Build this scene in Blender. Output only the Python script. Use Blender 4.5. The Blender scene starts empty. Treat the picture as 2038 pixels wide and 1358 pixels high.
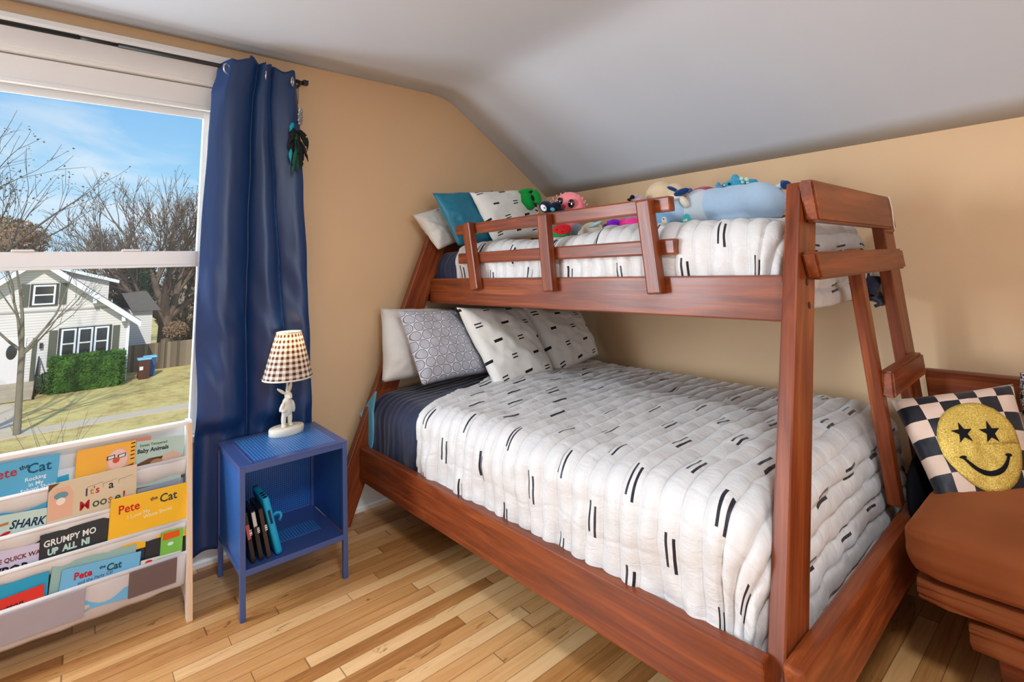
import bpy, bmesh, math, random
from mathutils import Vector, Matrix, noise
from math import sin, cos, tan, pi, radians, sqrt, atan2, floor

# ------------------------------------------------------------------ camera
H = 1.27
YAW, PIT, ROL, FPX = radians(39.40128), radians(8.52127), radians(-1.96998), 1012.3527
CX, CY = 986.288, 379.981
_fw = Vector((sin(YAW)*cos(PIT), cos(YAW)*cos(PIT), sin(PIT)))
_rt = Vector((cos(YAW), -sin(YAW), 0)); _up = _rt.cross(_fw)
CR = _rt*cos(ROL) + _up*sin(ROL); CU = -_rt*sin(ROL) + _up*cos(ROL); CF = _fw
CAM = Vector((0, 0, H))
COL = bpy.context.scene.collection
cd = bpy.data.cameras.new('camera'); cam = bpy.data.objects.new('camera', cd); COL.objects.link(cam)
cd.sensor_fit = 'HORIZONTAL'; cd.sensor_width = 36; cd.lens = FPX*36/2038
cd.shift_x = (1019-CX)/2038; cd.shift_y = -(679-CY)/2038
cd.clip_start = 0.05; cd.clip_end = 300
m4 = Matrix((CR, CU, -CF)).transposed().to_4x4(); m4.translation = CAM; cam.matrix_world = m4
S = bpy.context.scene
S.camera = cam
S.view_settings.view_transform = 'Standard'; S.view_settings.look = 'None'
S.view_settings.exposure = 0.1; S.view_settings.gamma = 1.0
S.view_settings.use_curve_mapping = False
S.cycles.max_bounces = 8; S.cycles.diffuse_bounces = 4; S.cycles.glossy_bounces = 3
S.cycles.transparent_max_bounces = 12; S.cycles.sample_clamp_indirect = 6
S.cycles.use_denoising = True

# ------------------------------------------------------------------ sky
W = bpy.data.worlds.new('sky'); S.world = W; W.use_nodes = True
wn = W.node_tree; wn.nodes.clear()
def _n(t, k, **kw):
    n = t.nodes.new(k)
    for a, b in kw.items(): setattr(n, a, b)
    return n
tc = _n(wn, 'ShaderNodeTexCoord'); sep = _n(wn, 'ShaderNodeSeparateXYZ'); wn.links.new(tc.outputs['Generated'], sep.inputs[0])
gr = _n(wn, 'ShaderNodeValToRGB'); wn.links.new(sep.outputs['Z'], gr.inputs[0])
e = gr.color_ramp.elements
e[0].position = 0.0; e[0].color = (0.55, 0.80, 0.98, 1); e[1].position = 0.5; e[1].color = (0.09, 0.36, 0.86, 1)
x = e.new(0.16); x.color = (0.36, 0.68, 0.97, 1)
mp = _n(wn, 'ShaderNodeMapping'); mp.inputs['Scale'].default_value = (1.6, 1.6, 6.5); mp.inputs['Rotation'].default_value = (0.12, 0.1, 0.3)
wn.links.new(tc.outputs['Generated'], mp.inputs[0])
nz = _n(wn, 'ShaderNodeTexNoise'); nz.inputs['Scale'].default_value = 1.9; nz.inputs['Detail'].default_value = 6; nz.inputs['Roughness'].default_value = 0.52
nz.inputs['Distortion'].default_value = 0.6
wn.links.new(mp.outputs[0], nz.inputs['Vector'])
cr = _n(wn, 'ShaderNodeValToRGB'); cr.color_ramp.elements[0].position = 0.42; cr.color_ramp.elements[1].position = 0.72
wn.links.new(nz.outputs[0], cr.inputs[0])
mx = _n(wn, 'ShaderNodeMixRGB'); mx.inputs[2].default_value = (0.93, 0.96, 1, 1)
wn.links.new(cr.outputs[0], mx.inputs[0]); wn.links.new(gr.outputs[0], mx.inputs[1])
bg = _n(wn, 'ShaderNodeBackground'); bg.inputs[1].default_value = 0.95
wn.links.new(mx.outputs[0], bg.inputs[0]); wo = _n(wn, 'ShaderNodeOutputWorld'); wn.links.new(bg.outputs[0], wo.inputs[0])

# ------------------------------------------------------------------ sun, and unseen fill lights added to brighten the room
def light(name, kind, loc, target, energy, color=(1, 1, 1), size=1.0, sizey=None, angle=None, spread=None):
    l = bpy.data.lights.new(name, kind); l.energy = energy; l.color = color
    if kind == 'AREA':
        l.shape = 'RECTANGLE'; l.size = size; l.size_y = sizey or size
        if spread: l.spread = spread
    elif kind == 'SUN': l.angle = angle or radians(1)
    else: l.shadow_soft_size = size
    o = bpy.data.objects.new(name, l); COL.objects.link(o); o.location = loc
    o.rotation_euler = (Vector(target)-Vector(loc)).to_track_quat('-Z', 'Y').to_euler()
    return o
light('sun', 'SUN', (-6, -12, 14), (0, 4, 0), 3.6, (1, 0.95, 0.86))
# two unseen area fills, added outside openings in the window wall and back wall
light('side_fill_light', 'AREA', (-1.6, 2.98, 1.45), (1.4, 0.6, 0.5), 165, (0.82, 0.91, 1), 1.1, 1.5)
light('back_fill_light', 'AREA', (0.35, -2.45, 1.45), (0.7, 2.0, 1.15), 30, (0.86, 0.92, 1), 2.0, 1.4)
# ceiling fill added behind the camera, without any lamp fitting
light('ceiling_fill_light', 'AREA', (0.30, -0.30, 2.33), (0.30, -0.30, 0), 42, (0.88, 0.94, 1), 0.34)

# ------------------------------------------------------------------ helpers
def ray(px, py): return CR*((px-CX)/FPX) - CU*((py-CY)/FPX) + CF
def atX(px, py, v): d = ray(px, py); return CAM + d*(v/d.x)
def atY(px, py, v): d = ray(px, py); return CAM + d*(v/d.y)
def atZ(px, py, v=0.0): d = ray(px, py); return CAM + d*((v-H)/d.z)
def atP(px, py, p0, n):
    d = ray(px, py); p0 = Vector(p0); n = Vector(n); return CAM + d*(((p0-CAM).dot(n))/d.dot(n))

def link(name, me, mat=None, parent=None):
    o = bpy.data.objects.new(name, me); COL.objects.link(o)
    if mat is not None:
        for m in (mat if isinstance(mat, (list, tuple)) else [mat]): me.materials.append(m)
    if parent is not None: o.parent = parent
    return o
def bm_obj(name, bm, mat=None, parent=None, smooth=False):
    bmesh.ops.recalc_face_normals(bm, faces=bm.faces)
    me = bpy.data.meshes.new(name); bm.to_mesh(me); bm.free()
    if smooth: me.polygons.foreach_set('use_smooth', [True]*len(me.polygons))
    return link(name, me, mat, parent)
def mesh_obj(name, vs, fs, mat=None, parent=None, smooth=False, uvs=None, recalc=True):
    me = bpy.data.meshes.new(name); me.from_pydata([tuple(v) for v in vs], [], fs)
    if uvs:
        ul = me.uv_layers.new(name='UVMap')
        for l in me.loops: ul.data[l.index].uv = uvs[l.vertex_index]
    if recalc:
        bm = bmesh.new(); bm.from_mesh(me); bmesh.ops.recalc_face_normals(bm, faces=bm.faces); bm.to_mesh(me); bm.free()
    if smooth: me.polygons.foreach_set('use_smooth', [True]*len(me.polygons))
    return link(name, me, mat, parent)
def tag(o, label=None, cat=None, group=None, kind=None):
    if label: o['label'] = label
    if cat: o['category'] = cat
    if group: o['group'] = group
    if kind: o['kind'] = kind
    return o
def thing(name, label, cat, loc=(0, 0, 0), rz=0, group=None):
    o = bpy.data.objects.new(name, None); COL.objects.link(o); o.location = loc; o.rotation_euler = (0, 0, rz)
    o.empty_display_size = 0.05
    return tag(o, label, cat, group)
def struct(o): o['kind'] = 'structure'; return o
def add_box(bm, c, s, M=None, bev=0.0):
    r = bmesh.ops.create_cube(bm, size=1.0)['verts']
    T = Matrix.Translation(c) @ Matrix.Diagonal((s[0], s[1], s[2], 1))
    if M is not None: T = M @ T
    bmesh.ops.transform(bm, matrix=T, verts=r)
    if bev > 0:
        es = list({e for v in r for e in v.link_edges})
        bmesh.ops.bevel(bm, geom=es, offset=bev, segments=2, affect='EDGES', profile=0.6)
def box(name, lo, hi, mat, parent=None, bev=0.0, M=None):
    bm = bmesh.new(); lo = Vector(lo); hi = Vector(hi)
    add_box(bm, (lo+hi)/2, hi-lo, M, bev); return bm_obj(name, bm, mat, parent)
def frame_from(x, z_hint):
    x = Vector(x).normalized(); z = Vector(z_hint); z = (z - x*z.dot(x)).normalized(); y = z.cross(x)
    return Matrix((x, y, z)).transposed()
def beam(name, p0, p1, w, t, upv, mat, parent=None, bev=0.004, sk0=0.0, sk1=0.0):
    """timber from p0 to p1 (centre line); w across (local Y), t along upv (local Z); grain along local X; sk = end skew"""
    p0 = Vector(p0); p1 = Vector(p1); L = (p1-p0).length
    M = frame_from(p1-p0, upv).to_4x4(); M.translation = (p0+p1)/2
    bm = bmesh.new(); add_box(bm, (0, 0, 0), (L, w, t), None, bev)
    for v in bm.verts:
        k = sk1 if v.co.x > 0 else sk0
        v.co.x += k*v.co.y
    o = bm_obj(name, bm, mat, parent); o.matrix_local = M if parent is None else M
    return o
def tube(bm, pts, rad, n=8, cap=True):
    pts = [Vector(p) for p in pts]; rs = rad if isinstance(rad, (list, tuple)) else [rad]*len(pts)
    rings = []; prev = None
    for i, p in enumerate(pts):
        d = (pts[min(i+1, len(pts)-1)] - pts[max(i-1, 0)]).normalized()
        ref = prev if prev is not None else (Vector((0, 0, 1)) if abs(d.z) < 0.9 else Vector((1, 0, 0)))
        a = (ref - d*ref.dot(d)).normalized(); b = d.cross(a); prev = a
        rings.append([bm.verts.new(p + (a*cos(2*pi*k/n) + b*sin(2*pi*k/n))*rs[i]) for k in range(n)])
    for r0, r1 in zip(rings, rings[1:]):
        for k in range(n): bm.faces.new((r0[k], r0[(k+1) % n], r1[(k+1) % n], r1[k]))
    if cap: bm.faces.new(rings[0][::-1]); bm.faces.new(rings[-1])
def tube_obj(name, pts, rad, mat, parent=None, n=8, smooth=True):
    bm = bmesh.new(); tube(bm, pts, rad, n); return bm_obj(name, bm, mat, parent, smooth)
def lathe(bm, prof, c=(0, 0, 0), n=32, sx=1, sy=1, M=None):
    rings = []
    for r, z in prof:
        rings.append([bm.verts.new(Vector((c[0]+r*sx*cos(2*pi*k/n), c[1]+r*sy*sin(2*pi*k/n), c[2]+z))) for k in range(n)])
    if M is not None:
        for r in rings:
            for v in r: v.co = M @ v.co
    for a, b in zip(rings, rings[1:]):
        for k in range(n): bm.faces.new((a[k], a[(k+1) % n], b[(k+1) % n], b[k]))
    return rings
def lathe_obj(name, prof, mat, parent=None, c=(0, 0, 0), n=32, sx=1, sy=1, M=None, caps=True, smooth=True):
    bm = bmesh.new(); r = lathe(bm, prof, c, n, sx, sy, M)
    if caps: bm.faces.new(r[0][::-1]); bm.faces.new(r[-1])
    return bm_obj(name, bm, mat, parent, smooth)
def disc(name, c, nrm, r, th, mat, parent=None, n=20, sx=1.0, up=(0, 0, 1)):
    """short cylinder lying on a surface"""
    nrm = Vector(nrm).normalized(); u = Vector(up); u = (u - nrm*u.dot(nrm)).normalized(); s = u.cross(nrm)
    bm = bmesh.new(); c = Vector(c)
    a = [bm.verts.new(c + s*(r*sx*cos(2*pi*k/n)) + u*(r*sin(2*pi*k/n))) for k in range(n)]
    b = [bm.verts.new(v.co + nrm*th) for v in a]
    for k in range(n): bm.faces.new((a[k], a[(k+1) % n], b[(k+1) % n], b[k]))
    bm.faces.new(a[::-1]); bm.faces.new(b)
    return bm_obj(name, bm, mat, parent)
def prism(name, poly, axis, a, b, mat, parent=None, bev=0.0):
    """polygon extruded along an axis; poly holds the two other coordinates in order"""
    bm = bmesh.new()
    def P(q, v):
        return {'x': (v, q[0], q[1]), 'y': (q[0], v, q[1]), 'z': (q[0], q[1], v)}[axis]
    A = [bm.verts.new(P(q, a)) for q in poly]; B = [bm.verts.new(P(q, b)) for q in poly]; n = len(poly)
    for k in range(n): bm.faces.new((A[k], A[(k+1) % n], B[(k+1) % n], B[k]))
    bm.faces.new(A[::-1]); bm.faces.new(B)
    if bev: bmesh.ops.bevel(bm, geom=list(bm.edges), offset=bev, segments=2, affect='EDGES')
    return bm_obj(name, bm, mat, parent)
def eval_mesh(o):
    bpy.context.view_layer.update()
    dg = bpy.context.evaluated_depsgraph_get(); me = bpy.data.meshes.new_from_object(o.evaluated_get(dg)); return me
def blob(name, parts, mat, parent=None, vox=0.012, M=None, sm=4, bake=True):
    """parts: (centre, radii, optional euler) ellipsoids fused into one smooth skin"""
    bm = bmesh.new()
    for p in parts:
        c, r = p[0], p[1]; R = Matrix.Identity(4)
        if len(p) > 2:
            from mathutils import Euler
            R = Euler(p[2]).to_matrix().to_4x4()
        T = Matrix.Translation(c) @ R @ Matrix.Diagonal((r[0], r[1], r[2], 1))
        bmesh.ops.create_icosphere(bm, subdivisions=3, radius=1.0, matrix=T)
    me = bpy.data.meshes.new('tmp'); bm.to_mesh(me); bm.free()
    o = bpy.data.objects.new('tmp', me); COL.objects.link(o)
    md = o.modifiers.new('r', 'REMESH'); md.mode = 'VOXEL'; md.voxel_size = vox
    s = o.modifiers.new('s', 'SMOOTH'); s.iterations = sm; s.factor = 0.6
    e = eval_mesh(o); bpy.data.objects.remove(o); bpy.data.meshes.remove(me)
    if M is not None: e.transform(M)
    e.polygons.foreach_set('use_smooth', [True]*len(e.polygons)); e.name = name
    e.materials.clear()
    return link(name, e, mat, parent)
def text(name, s, size, M, mat, parent=None, depth=0.0006, bold=0.0, shear=0.0, sx=1.0, align='LEFT', space=1.0):
    c = bpy.data.curves.new('t', 'FONT'); c.body = s; c.size = size; c.extrude = depth; c.offset = bold; c.shear = shear
    c.align_x = align; c.space_character = space; c.resolution_u = 2
    o = bpy.data.objects.new('t', c); COL.objects.link(o); me = eval_mesh(o)
    bpy.data.objects.remove(o); bpy.data.curves.remove(c)
    me.transform(Matrix.Diagonal((sx, 1, 1, 1))); me.transform(M); me.materials.clear()
    return link(name, me, mat, parent)
def nz3(x, y, z=0.0): return noise.noise(Vector((x, y, z)))
def fbm(x, y, z=0.0, o=3):
    a = 0; k = 1; f = 1
    for _ in range(o): a += k*noise.noise(Vector((x*f, y*f, z*f))); k *= .5; f *= 2
    return a

# ------------------------------------------------------------------ node maths
class E:
    def __init__(s, t, v): s.t = t; s.v = v
    def _m(s, op, *o, c=False):
        n = s.t.nodes.new('ShaderNodeMath'); n.operation = op; n.use_clamp = c
        for i, q in enumerate((s,)+o):
            q = q.v if isinstance(q, E) else q
            if isinstance(q, (int, float)): n.inputs[i].default_value = q
            else: s.t.links.new(q, n.inputs[i])
        return E(s.t, n.outputs[0])
    def __add__(s, o): return s._m('ADD', o)
    def __radd__(s, o): return s._m('ADD', o)
    def __sub__(s, o): return s._m('SUBTRACT', o)
    def __rsub__(s, o): return (s*-1)+o
    def __mul__(s, o): return s._m('MULTIPLY', o)
    def __rmul__(s, o): return s._m('MULTIPLY', o)
    def __truediv__(s, o): return s._m('DIVIDE', o)
    def fract(s): return s._m('FRACT')
    def floor(s): return s._m('FLOOR')
    def abs(s): return s._m('ABSOLUTE')
    def lt(s, o): return s._m('LESS_THAN', o)
    def gt(s, o): return s._m('GREATER_THAN', o)
    def sin(s): return s._m('SINE')
    def sqrt(s): return s._m('SQRT')
    def mod(s, o): return s._m('FLOORED_MODULO', o)
    def min(s, o): return s._m('MINIMUM', o)
    def max(s, o): return s._m('MAXIMUM', o)
    def clamp(s): return s._m('ADD', 0.0, c=True)
    def atan2(s, o): return s._m('ARCTAN2', o)
class Mat:
    def __init__(s, name, rough=.6, spec=.4, metal=0, sheen=0, coat=0):
        s.m = bpy.data.materials.new(name); s.m.use_nodes = True; s.t = s.m.node_tree; s.b = s.t.nodes['Principled BSDF']
        s.set('Roughness', rough); s.set('Specular IOR Level', spec); s.set('Metallic', metal)
        if sheen: s.set('Sheen Weight', sheen); s.set('Sheen Roughness', .4)
        if coat: s.set('Coat Weight', coat); s.set('Coat Roughness', .15)
    def set(s, k, v):
        i = s.b.inputs[k]
        if isinstance(v, E): s.t.links.new(v.v, i)
        elif isinstance(v, bpy.types.NodeSocket): s.t.links.new(v, i)
        else: i.default_value = v if not isinstance(v, tuple) or len(v) == 4 else (*v, 1)
    def co(s, kind='Object'):
        n = s.t.nodes.new('ShaderNodeTexCoord'); return n.outputs[kind]
    def xyz(s, kind='Object'):
        p = s.t.nodes.new('ShaderNodeSeparateXYZ'); s.t.links.new(s.co(kind), p.inputs[0]); return [E(s.t, p.outputs[i]) for i in range(3)]
    def comb(s, x, y, z=0.0):
        n = s.t.nodes.new('ShaderNodeCombineXYZ')
        for i, q in enumerate((x, y, z)):
            if isinstance(q, E): s.t.links.new(q.v, n.inputs[i])
            else: n.inputs[i].default_value = q
        return n.outputs[0]
    def noise(s, vec, scale=5, detail=4, rough=.5, dist=0, scl=None):
        if scl:
            mp = s.t.nodes.new('ShaderNodeMapping'); mp.inputs['Scale'].default_value = scl; s.t.links.new(vec, mp.inputs[0]); vec = mp.outputs[0]
        n = s.t.nodes.new('ShaderNodeTexNoise'); n.inputs['Scale'].default_value = scale; n.inputs['Detail'].default_value = detail
        n.inputs['Roughness'].default_value = rough; n.inputs['Distortion'].default_value = dist
        s.t.links.new(vec, n.inputs['Vector']); return E(s.t, n.outputs[0])
    def white(s, vec, out='Value'):
        n = s.t.nodes.new('ShaderNodeTexWhiteNoise'); s.t.links.new(vec, n.inputs['Vector']); return E(s.t, n.outputs[out])
    def voronoi(s, vec, scale, feature='F1', rnd=1.0, out='Distance'):
        n = s.t.nodes.new('ShaderNodeTexVoronoi'); n.feature = feature; n.inputs['Scale'].default_value = scale; n.inputs['Randomness'].default_value = rnd
        s.t.links.new(vec, n.inputs['Vector']); return E(s.t, n.outputs[out])
    def mix(s, f, a, b):
        n = s.t.nodes.new('ShaderNodeMixRGB')
        for i, q in enumerate((f, a, b)):
            if isinstance(q, E): q = q.v
            if isinstance(q, (int, float)): n.inputs[i].default_value = q if i == 0 else (q, q, q, 1)
            elif isinstance(q, tuple): n.inputs[i].default_value = (*q[:3], 1)
            else: s.t.links.new(q, n.inputs[i])
        return n.outputs[0]
    def ramp(s, f, stops):
        n = s.t.nodes.new('ShaderNodeValToRGB'); s.t.links.new(f.v, n.inputs[0]); el = n.color_ramp.elements
        el[0].position = stops[0][0]; el[0].color = (*stops[0][1], 1); el[1].position = stops[-1][0]; el[1].color = (*stops[-1][1], 1)
        for p, c in stops[1:-1]: q = el.new(p); q.color = (*c, 1)
        return n.outputs[0]
    def bump(s, h, strength=.3, dist=.01):
        n = s.t.nodes.new('ShaderNodeBump'); n.inputs['Strength'].default_value = strength; n.inputs['Distance'].default_value = dist
        s.t.links.new(h.v if isinstance(h, E) else h, n.inputs['Height']); s.t.links.new(n.outputs[0], s.b.inputs['Normal'])
def srgb(r, g, b):
    f = lambda c: (c/255/12.92 if c/255 <= .04045 else ((c/255+.055)/1.055)**2.4)
    return (f(r), f(g), f(b))
_plain = {}
def plain(name, rgb, rough=.6, spec=.4, metal=0, var=.06, sc=12, bump=0.0, bs=80, sheen=0):
    """simple procedural surface with slight colour variation and optional fine relief"""
    if name in _plain: return _plain[name]
    c = srgb(*rgb) if max(rgb) > 1 else rgb
    M = Mat(name, rough, spec, metal, sheen); o = M.co()
    n = M.noise(o, sc, 3)
    M.set('Base Color', M.mix(n, tuple(q*(1-var) for q in c), tuple(min(1, q*(1+var)) for q in c)))
    if bump: M.bump(M.noise(o, bs, 3), bump, .004)
    _plain[name] = M.m; return M.m
def emit(name, rgb, k):
    m = bpy.data.materials.new(name); m.use_nodes = True; b = m.node_tree.nodes['Principled BSDF']
    b.inputs['Base Color'].default_value = (*rgb, 1); b.inputs['Emission Color'].default_value = (*rgb, 1); b.inputs['Emission Strength'].default_value = k
    return m
def wood(name, dark, mid, light, rough=.32, sc=1.0, knots=.5):
    M = Mat(name, rough, .4, coat=.1); o = M.co()
    inf = M.t.nodes.new('ShaderNodeObjectInfo'); r = E(M.t, inf.outputs['Random'])
    x, y, z = M.xyz(); v = M.comb(x*1.3+r*17, y*16+r*31, z*16+r*11)
    g = M.noise(v, 1.6*sc, 6, .6, .8); v2 = M.comb(x*2+r*7, y*90, z*90+r*3); g2 = M.noise(v2, 1.4*sc, 3)
    kn = M.voronoi(M.comb(x*1.1+r*9, y*5+r*3, z*5), 1.6)
    kf = (1-(kn*7).min(1.0))*knots
    f = (g*.75+g2*.25)
    col = M.ramp(f, [(.25, dark), (.5, mid), (.76, light)])
    col = M.mix(kf, col, tuple(q*.35 for q in dark))
    M.set('Base Color', col); M.set('Roughness', (g2*.25+rough-.1)); M.bump(g2*.5+g*.5, .12, .002)
    return M.m
# ------------------------------------------------------------------ room shell
D = 2.787                                   # window wall
XL, YB = -3.0, -2.4
def xw(y): return 2.80 + (2.787-y)*0.046    # knee wall, slightly out of square
paintM = Mat('tan_wall_paint', .7, .3); o_ = paintM.co()
n_ = paintM.noise(o_, 1.3, 3); paintM.set('Base Color', paintM.mix(n_, srgb(212, 178, 139), srgb(220, 187, 148))); paintM.bump(paintM.noise(o_, 160, 3), .12, .002)
paint = paintM.m
ceilM = Mat('white_ceiling_paint', .75, .25); o_ = ceilM.co()
ceilM.set('Base Color', ceilM.mix(ceilM.noise(o_, 1.1, 3), srgb(196, 204, 213), srgb(208, 214, 222))); ceilM.bump(ceilM.noise(o_, 120, 3), .12, .002)
ceilm = ceilM.m
white = plain('white_gloss_paint', (232, 232, 230), .35, .5, var=.02)
vinyl = plain('white_vinyl', (236, 237, 238), .3, .5, var=.015)

# floor: narrow oak strips running along the window wall
F = Mat('oak_strip_floor', .3, .5, coat=.15)
fx, fy, fz = F.xyz()
row = (fy/0.058).floor(); rr = F.white(F.comb(row, 3.0)); ln = rr*.7+.55
fxx = fx/ln + rr*7.3; brd = fxx.floor(); rb = F.white(F.comb(row, brd, 1.0)); rb2 = F.white(F.comb(brd, row, 5.0))
gr1 = F.noise(F.comb(fx*1.5+rb*30, fy*22+rb*9, rb*5), 1.6, 6, .62, 1.1)
gr2 = F.noise(F.comb(fx*3+rb*13, fy*130, rb*3), 1.2, 3)
sw = F.noise(F.comb(fx*2.2+rb*50, fy*9+rb*20, 0.0), 2.2, 4, .6, 2.5)
tone = rb*.5+gr1*.42+gr2*.16-.04
fc = F.ramp(tone, [(.18, srgb(140, 86, 42)), (.36, srgb(184, 126, 70)), (.55, srgb(212, 158, 100)), (.8, srgb(234, 190, 136))])
dk = ((sw-.60)*9).clamp()*rb2.gt(.62)
fc = F.mix(dk*.75, fc, srgb(96, 54, 26))
gap = ((fy/0.058).fract()-.5).abs().gt(.478); gap2 = ((fxx.fract()-.5).abs()).gt(.4975)
fc = F.mix(gap.max(gap2)*.6, fc, srgb(80, 44, 20))
F.set('Base Color', fc); F.set('Roughness', gr2*.18+.24); F.bump((gr2*.3)-(gap.max(gap2)), .18, .002)
fl = mesh_obj('floor', [(XL, YB, 0), (3.2, YB, 0), (3.2, D+.12, 0), (XL, D+.12, 0), (XL, YB, -.1), (3.2, YB, -.1), (3.2, D+.12, -.1), (XL, D+.12, -.1)],
              [(0, 1, 2, 3), (7, 6, 5, 4), (0, 4, 5, 1), (1, 5, 6, 2), (2, 6, 7, 3), (3, 7, 4, 0)], F.m)
struct(fl)

# ceiling profile (x, z): flat, soft bend, slope down to the knee wall
def prof(y):
    k = xw(y); kz = 1.742 if y > 2 else 1.742
    c = [(1.70, 2.433), (1.80, 2.431), (1.87, 2.420), (1.93, 2.392), (1.985, 2.352), (2.25, 2.148)]
    return c
kneeA = atP(1148, 382.7, (2.80, D, 0), (1, .046, 0)); kneeB = atP(2038, 232, (2.80, D, 0), (1, .046, 0))
ksl = (kneeB.z-kneeA.z)/(kneeB.y-kneeA.y)
def kz(y): return kneeA.z + (y-kneeA.y)*ksl
CP = [(1.62, 2.433), (1.74, 2.432), (1.84, 2.424), (1.92, 2.398), (2.0, 2.345)]
vs, fs = [], []
ys = [D+.0 - i*(D-YB)/26 for i in range(27)]
for y in ys:
    pr_ = [(XL, 1.8), (-2.0, 2.40), (-1.8, 2.433), (0, 2.436)] + CP
    x0, z0 = CP[-1]; x1, z1 = xw(y), kz(y)
    for k in range(1, 9): pr_.append((x0+(x1-x0)*k/8, z0+(z1-z0)*k/8 + .006*sin(pi*k/8)))
    for (x, z) in pr_:
        vs.append((x, y, z + (.004*nz3(x*2, y*1.5) if x > -1.5 and x < x1-.05 and y < D-.05 else 0)))
n = len(pr_)
for i in range(len(ys)-1):
    for k in range(n-1): fs.append((i*n+k, i*n+k+1, (i+1)*n+k+1, (i+1)*n+k))
nb = len(vs)
cl = mesh_obj('ceiling', vs, fs, ceilm, None, True, recalc=False); md = cl.modifiers.new('thick', 'SOLIDIFY'); md.thickness = .08; md.offset = -1
cl['kind'] = 'structure'
edge_top = [vs[k] for k in range(n)]        # ceiling line on the window wall

# window opening in the window wall
WX0, WX1, WZ0, WZ1 = -1.02, 0.50, 0.56, 2.235
BX0, BX1, BZ0, BZ1 = -2.15, -1.20, 0.75, 2.15   # opening added for the side fill, left of the frame
def ztop(x):
    for (a, b) in zip(edge_top, edge_top[1:]):
        if a[0] <= x <= b[0]: return a[2]+(b[2]-a[2])*(x-a[0])/(b[0]-a[0])
    return edge_top[-1][2]
xs = sorted(set([XL, BX0, BX1, WX0, WX1, xw(D)] + [p[0] for p in edge_top]))
bm = bmesh.new()
def wall_quad(x0, x1, zf0, zf1, zt0, zt1):
    for (ya, yb) in ((D, D+.12),):
        vv = [bm.verts.new(p) for p in ((x0, ya, zf0), (x1, ya, zf1), (x1, ya, zt1), (x0, ya, zt0), (x0, yb, zf0), (x1, yb, zf1), (x1, yb, zt1), (x0, yb, zt0))]
        for f in ((0, 1, 2, 3), (7, 6, 5, 4), (0, 4, 5, 1), (3, 2, 6, 7), (0, 3, 7, 4), (1, 5, 6, 2)): bm.faces.new([vv[k] for k in f])
for x0, x1 in zip(xs, xs[1:]):
    a, b = ztop(x0), ztop(x1); mid = (x0+x1)/2
    hole = (WZ0, WZ1) if WX0 < mid < WX1 else (BZ0, BZ1) if BX0 < mid < BX1 else None
    if hole: wall_quad(x0, x1, 0, 0, hole[0], hole[0]); wall_quad(x0, x1, hole[1], hole[1], a, b)
    else: wall_quad(x0, x1, 0, 0, a, b)
struct(bm_obj('wall_window_side', bm, paint))
# knee wall
vs = [(xw(D+.05), D+.05, 0), (xw(YB), YB, 0), (xw(YB), YB, kz(YB)), (xw(D+.05), D+.05, kz(D))]
vs += [(x+.1, y, z) for x, y, z in vs]
struct(mesh_obj('wall_right', vs, [(0, 1, 2, 3), (7, 6, 5, 4), (0, 4, 5, 1), (1, 5, 6, 2), (2, 6, 7, 3), (3, 7, 4, 0)], paint))
struct(box('wall_left', (XL-.1, YB, 0), (XL, D+.1, 1.83), paint))
bm = bmesh.new()   # wall behind the camera, with an opening added for the back fill
for lo, hi in (((XL, YB-.1, 0), (-.75, YB, 2.43)), ((1.45, YB-.1, 0), (3.1, YB, 2.43)), ((-.75, YB-.1, 0), (1.45, YB, .7)), ((-.75, YB-.1, 2.2), (1.45, YB, 2.43))):
    lo, hi = Vector(lo), Vector(hi); add_box(bm, (lo+hi)/2, hi-lo)
struct(bm_obj('wall_behind', bm, paint))

# baseboards
def baseboard(name, p0, p1, inward):
    p0, p1, inward = Vector(p0), Vector(p1), Vector(inward)
    bm = bmesh.new(); pf = [(0, 0), (.022, 0), (.022, .018), (.014, .026), (.014, .125), (.008, .14), (0, .145)]
    A = [bm.verts.new(p0+inward*a+Vector((0, 0, b))) for a, b in pf]; B = [bm.verts.new(p1+inward*a+Vector((0, 0, b))) for a, b in pf]
    for k in range(len(pf)): bm.faces.new((A[k], A[(k+1) % 7], B[(k+1) % 7], B[k]))
    bm.faces.new(A[::-1]); bm.faces.new(B); struct(bm_obj(name, bm, white))
baseboard('baseboard_window_side', (XL, D, 0), (xw(D), D, 0), (0, -1, 0))
baseboard('baseboard_right', (xw(D), D, 0), (xw(YB), YB, 0), (-1, -.046, 0))

# window casing, frame, sashes, glass
cx0, cx1 = WX0-.02, WX1+.02
head = prism('trim_1', [(D, 2.235), (D-.022, 2.235), (D-.022, 2.345), (D-.034, 2.352), (D-.034, 2.372), (D, 2.372)], 'x', WX0-.12, WX1+.12, white)
struct(head)
for nm, a, b in (('trim_2', WX1-.002, WX1+.10), ('trim_3', WX0-.10, WX0+.002)): struct(box(nm, (a, D-.022, .54), (b, D, 2.235), white, bev=.003))
win = bpy.data.objects.new('window_1', None); COL.objects.link(win); win.location = (-.26, D, .66); win['kind'] = 'structure'
def wpart(name, o):
    o.matrix_parent_inverse = Matrix.Translation((.26, -D, -.66)); return o
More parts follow.
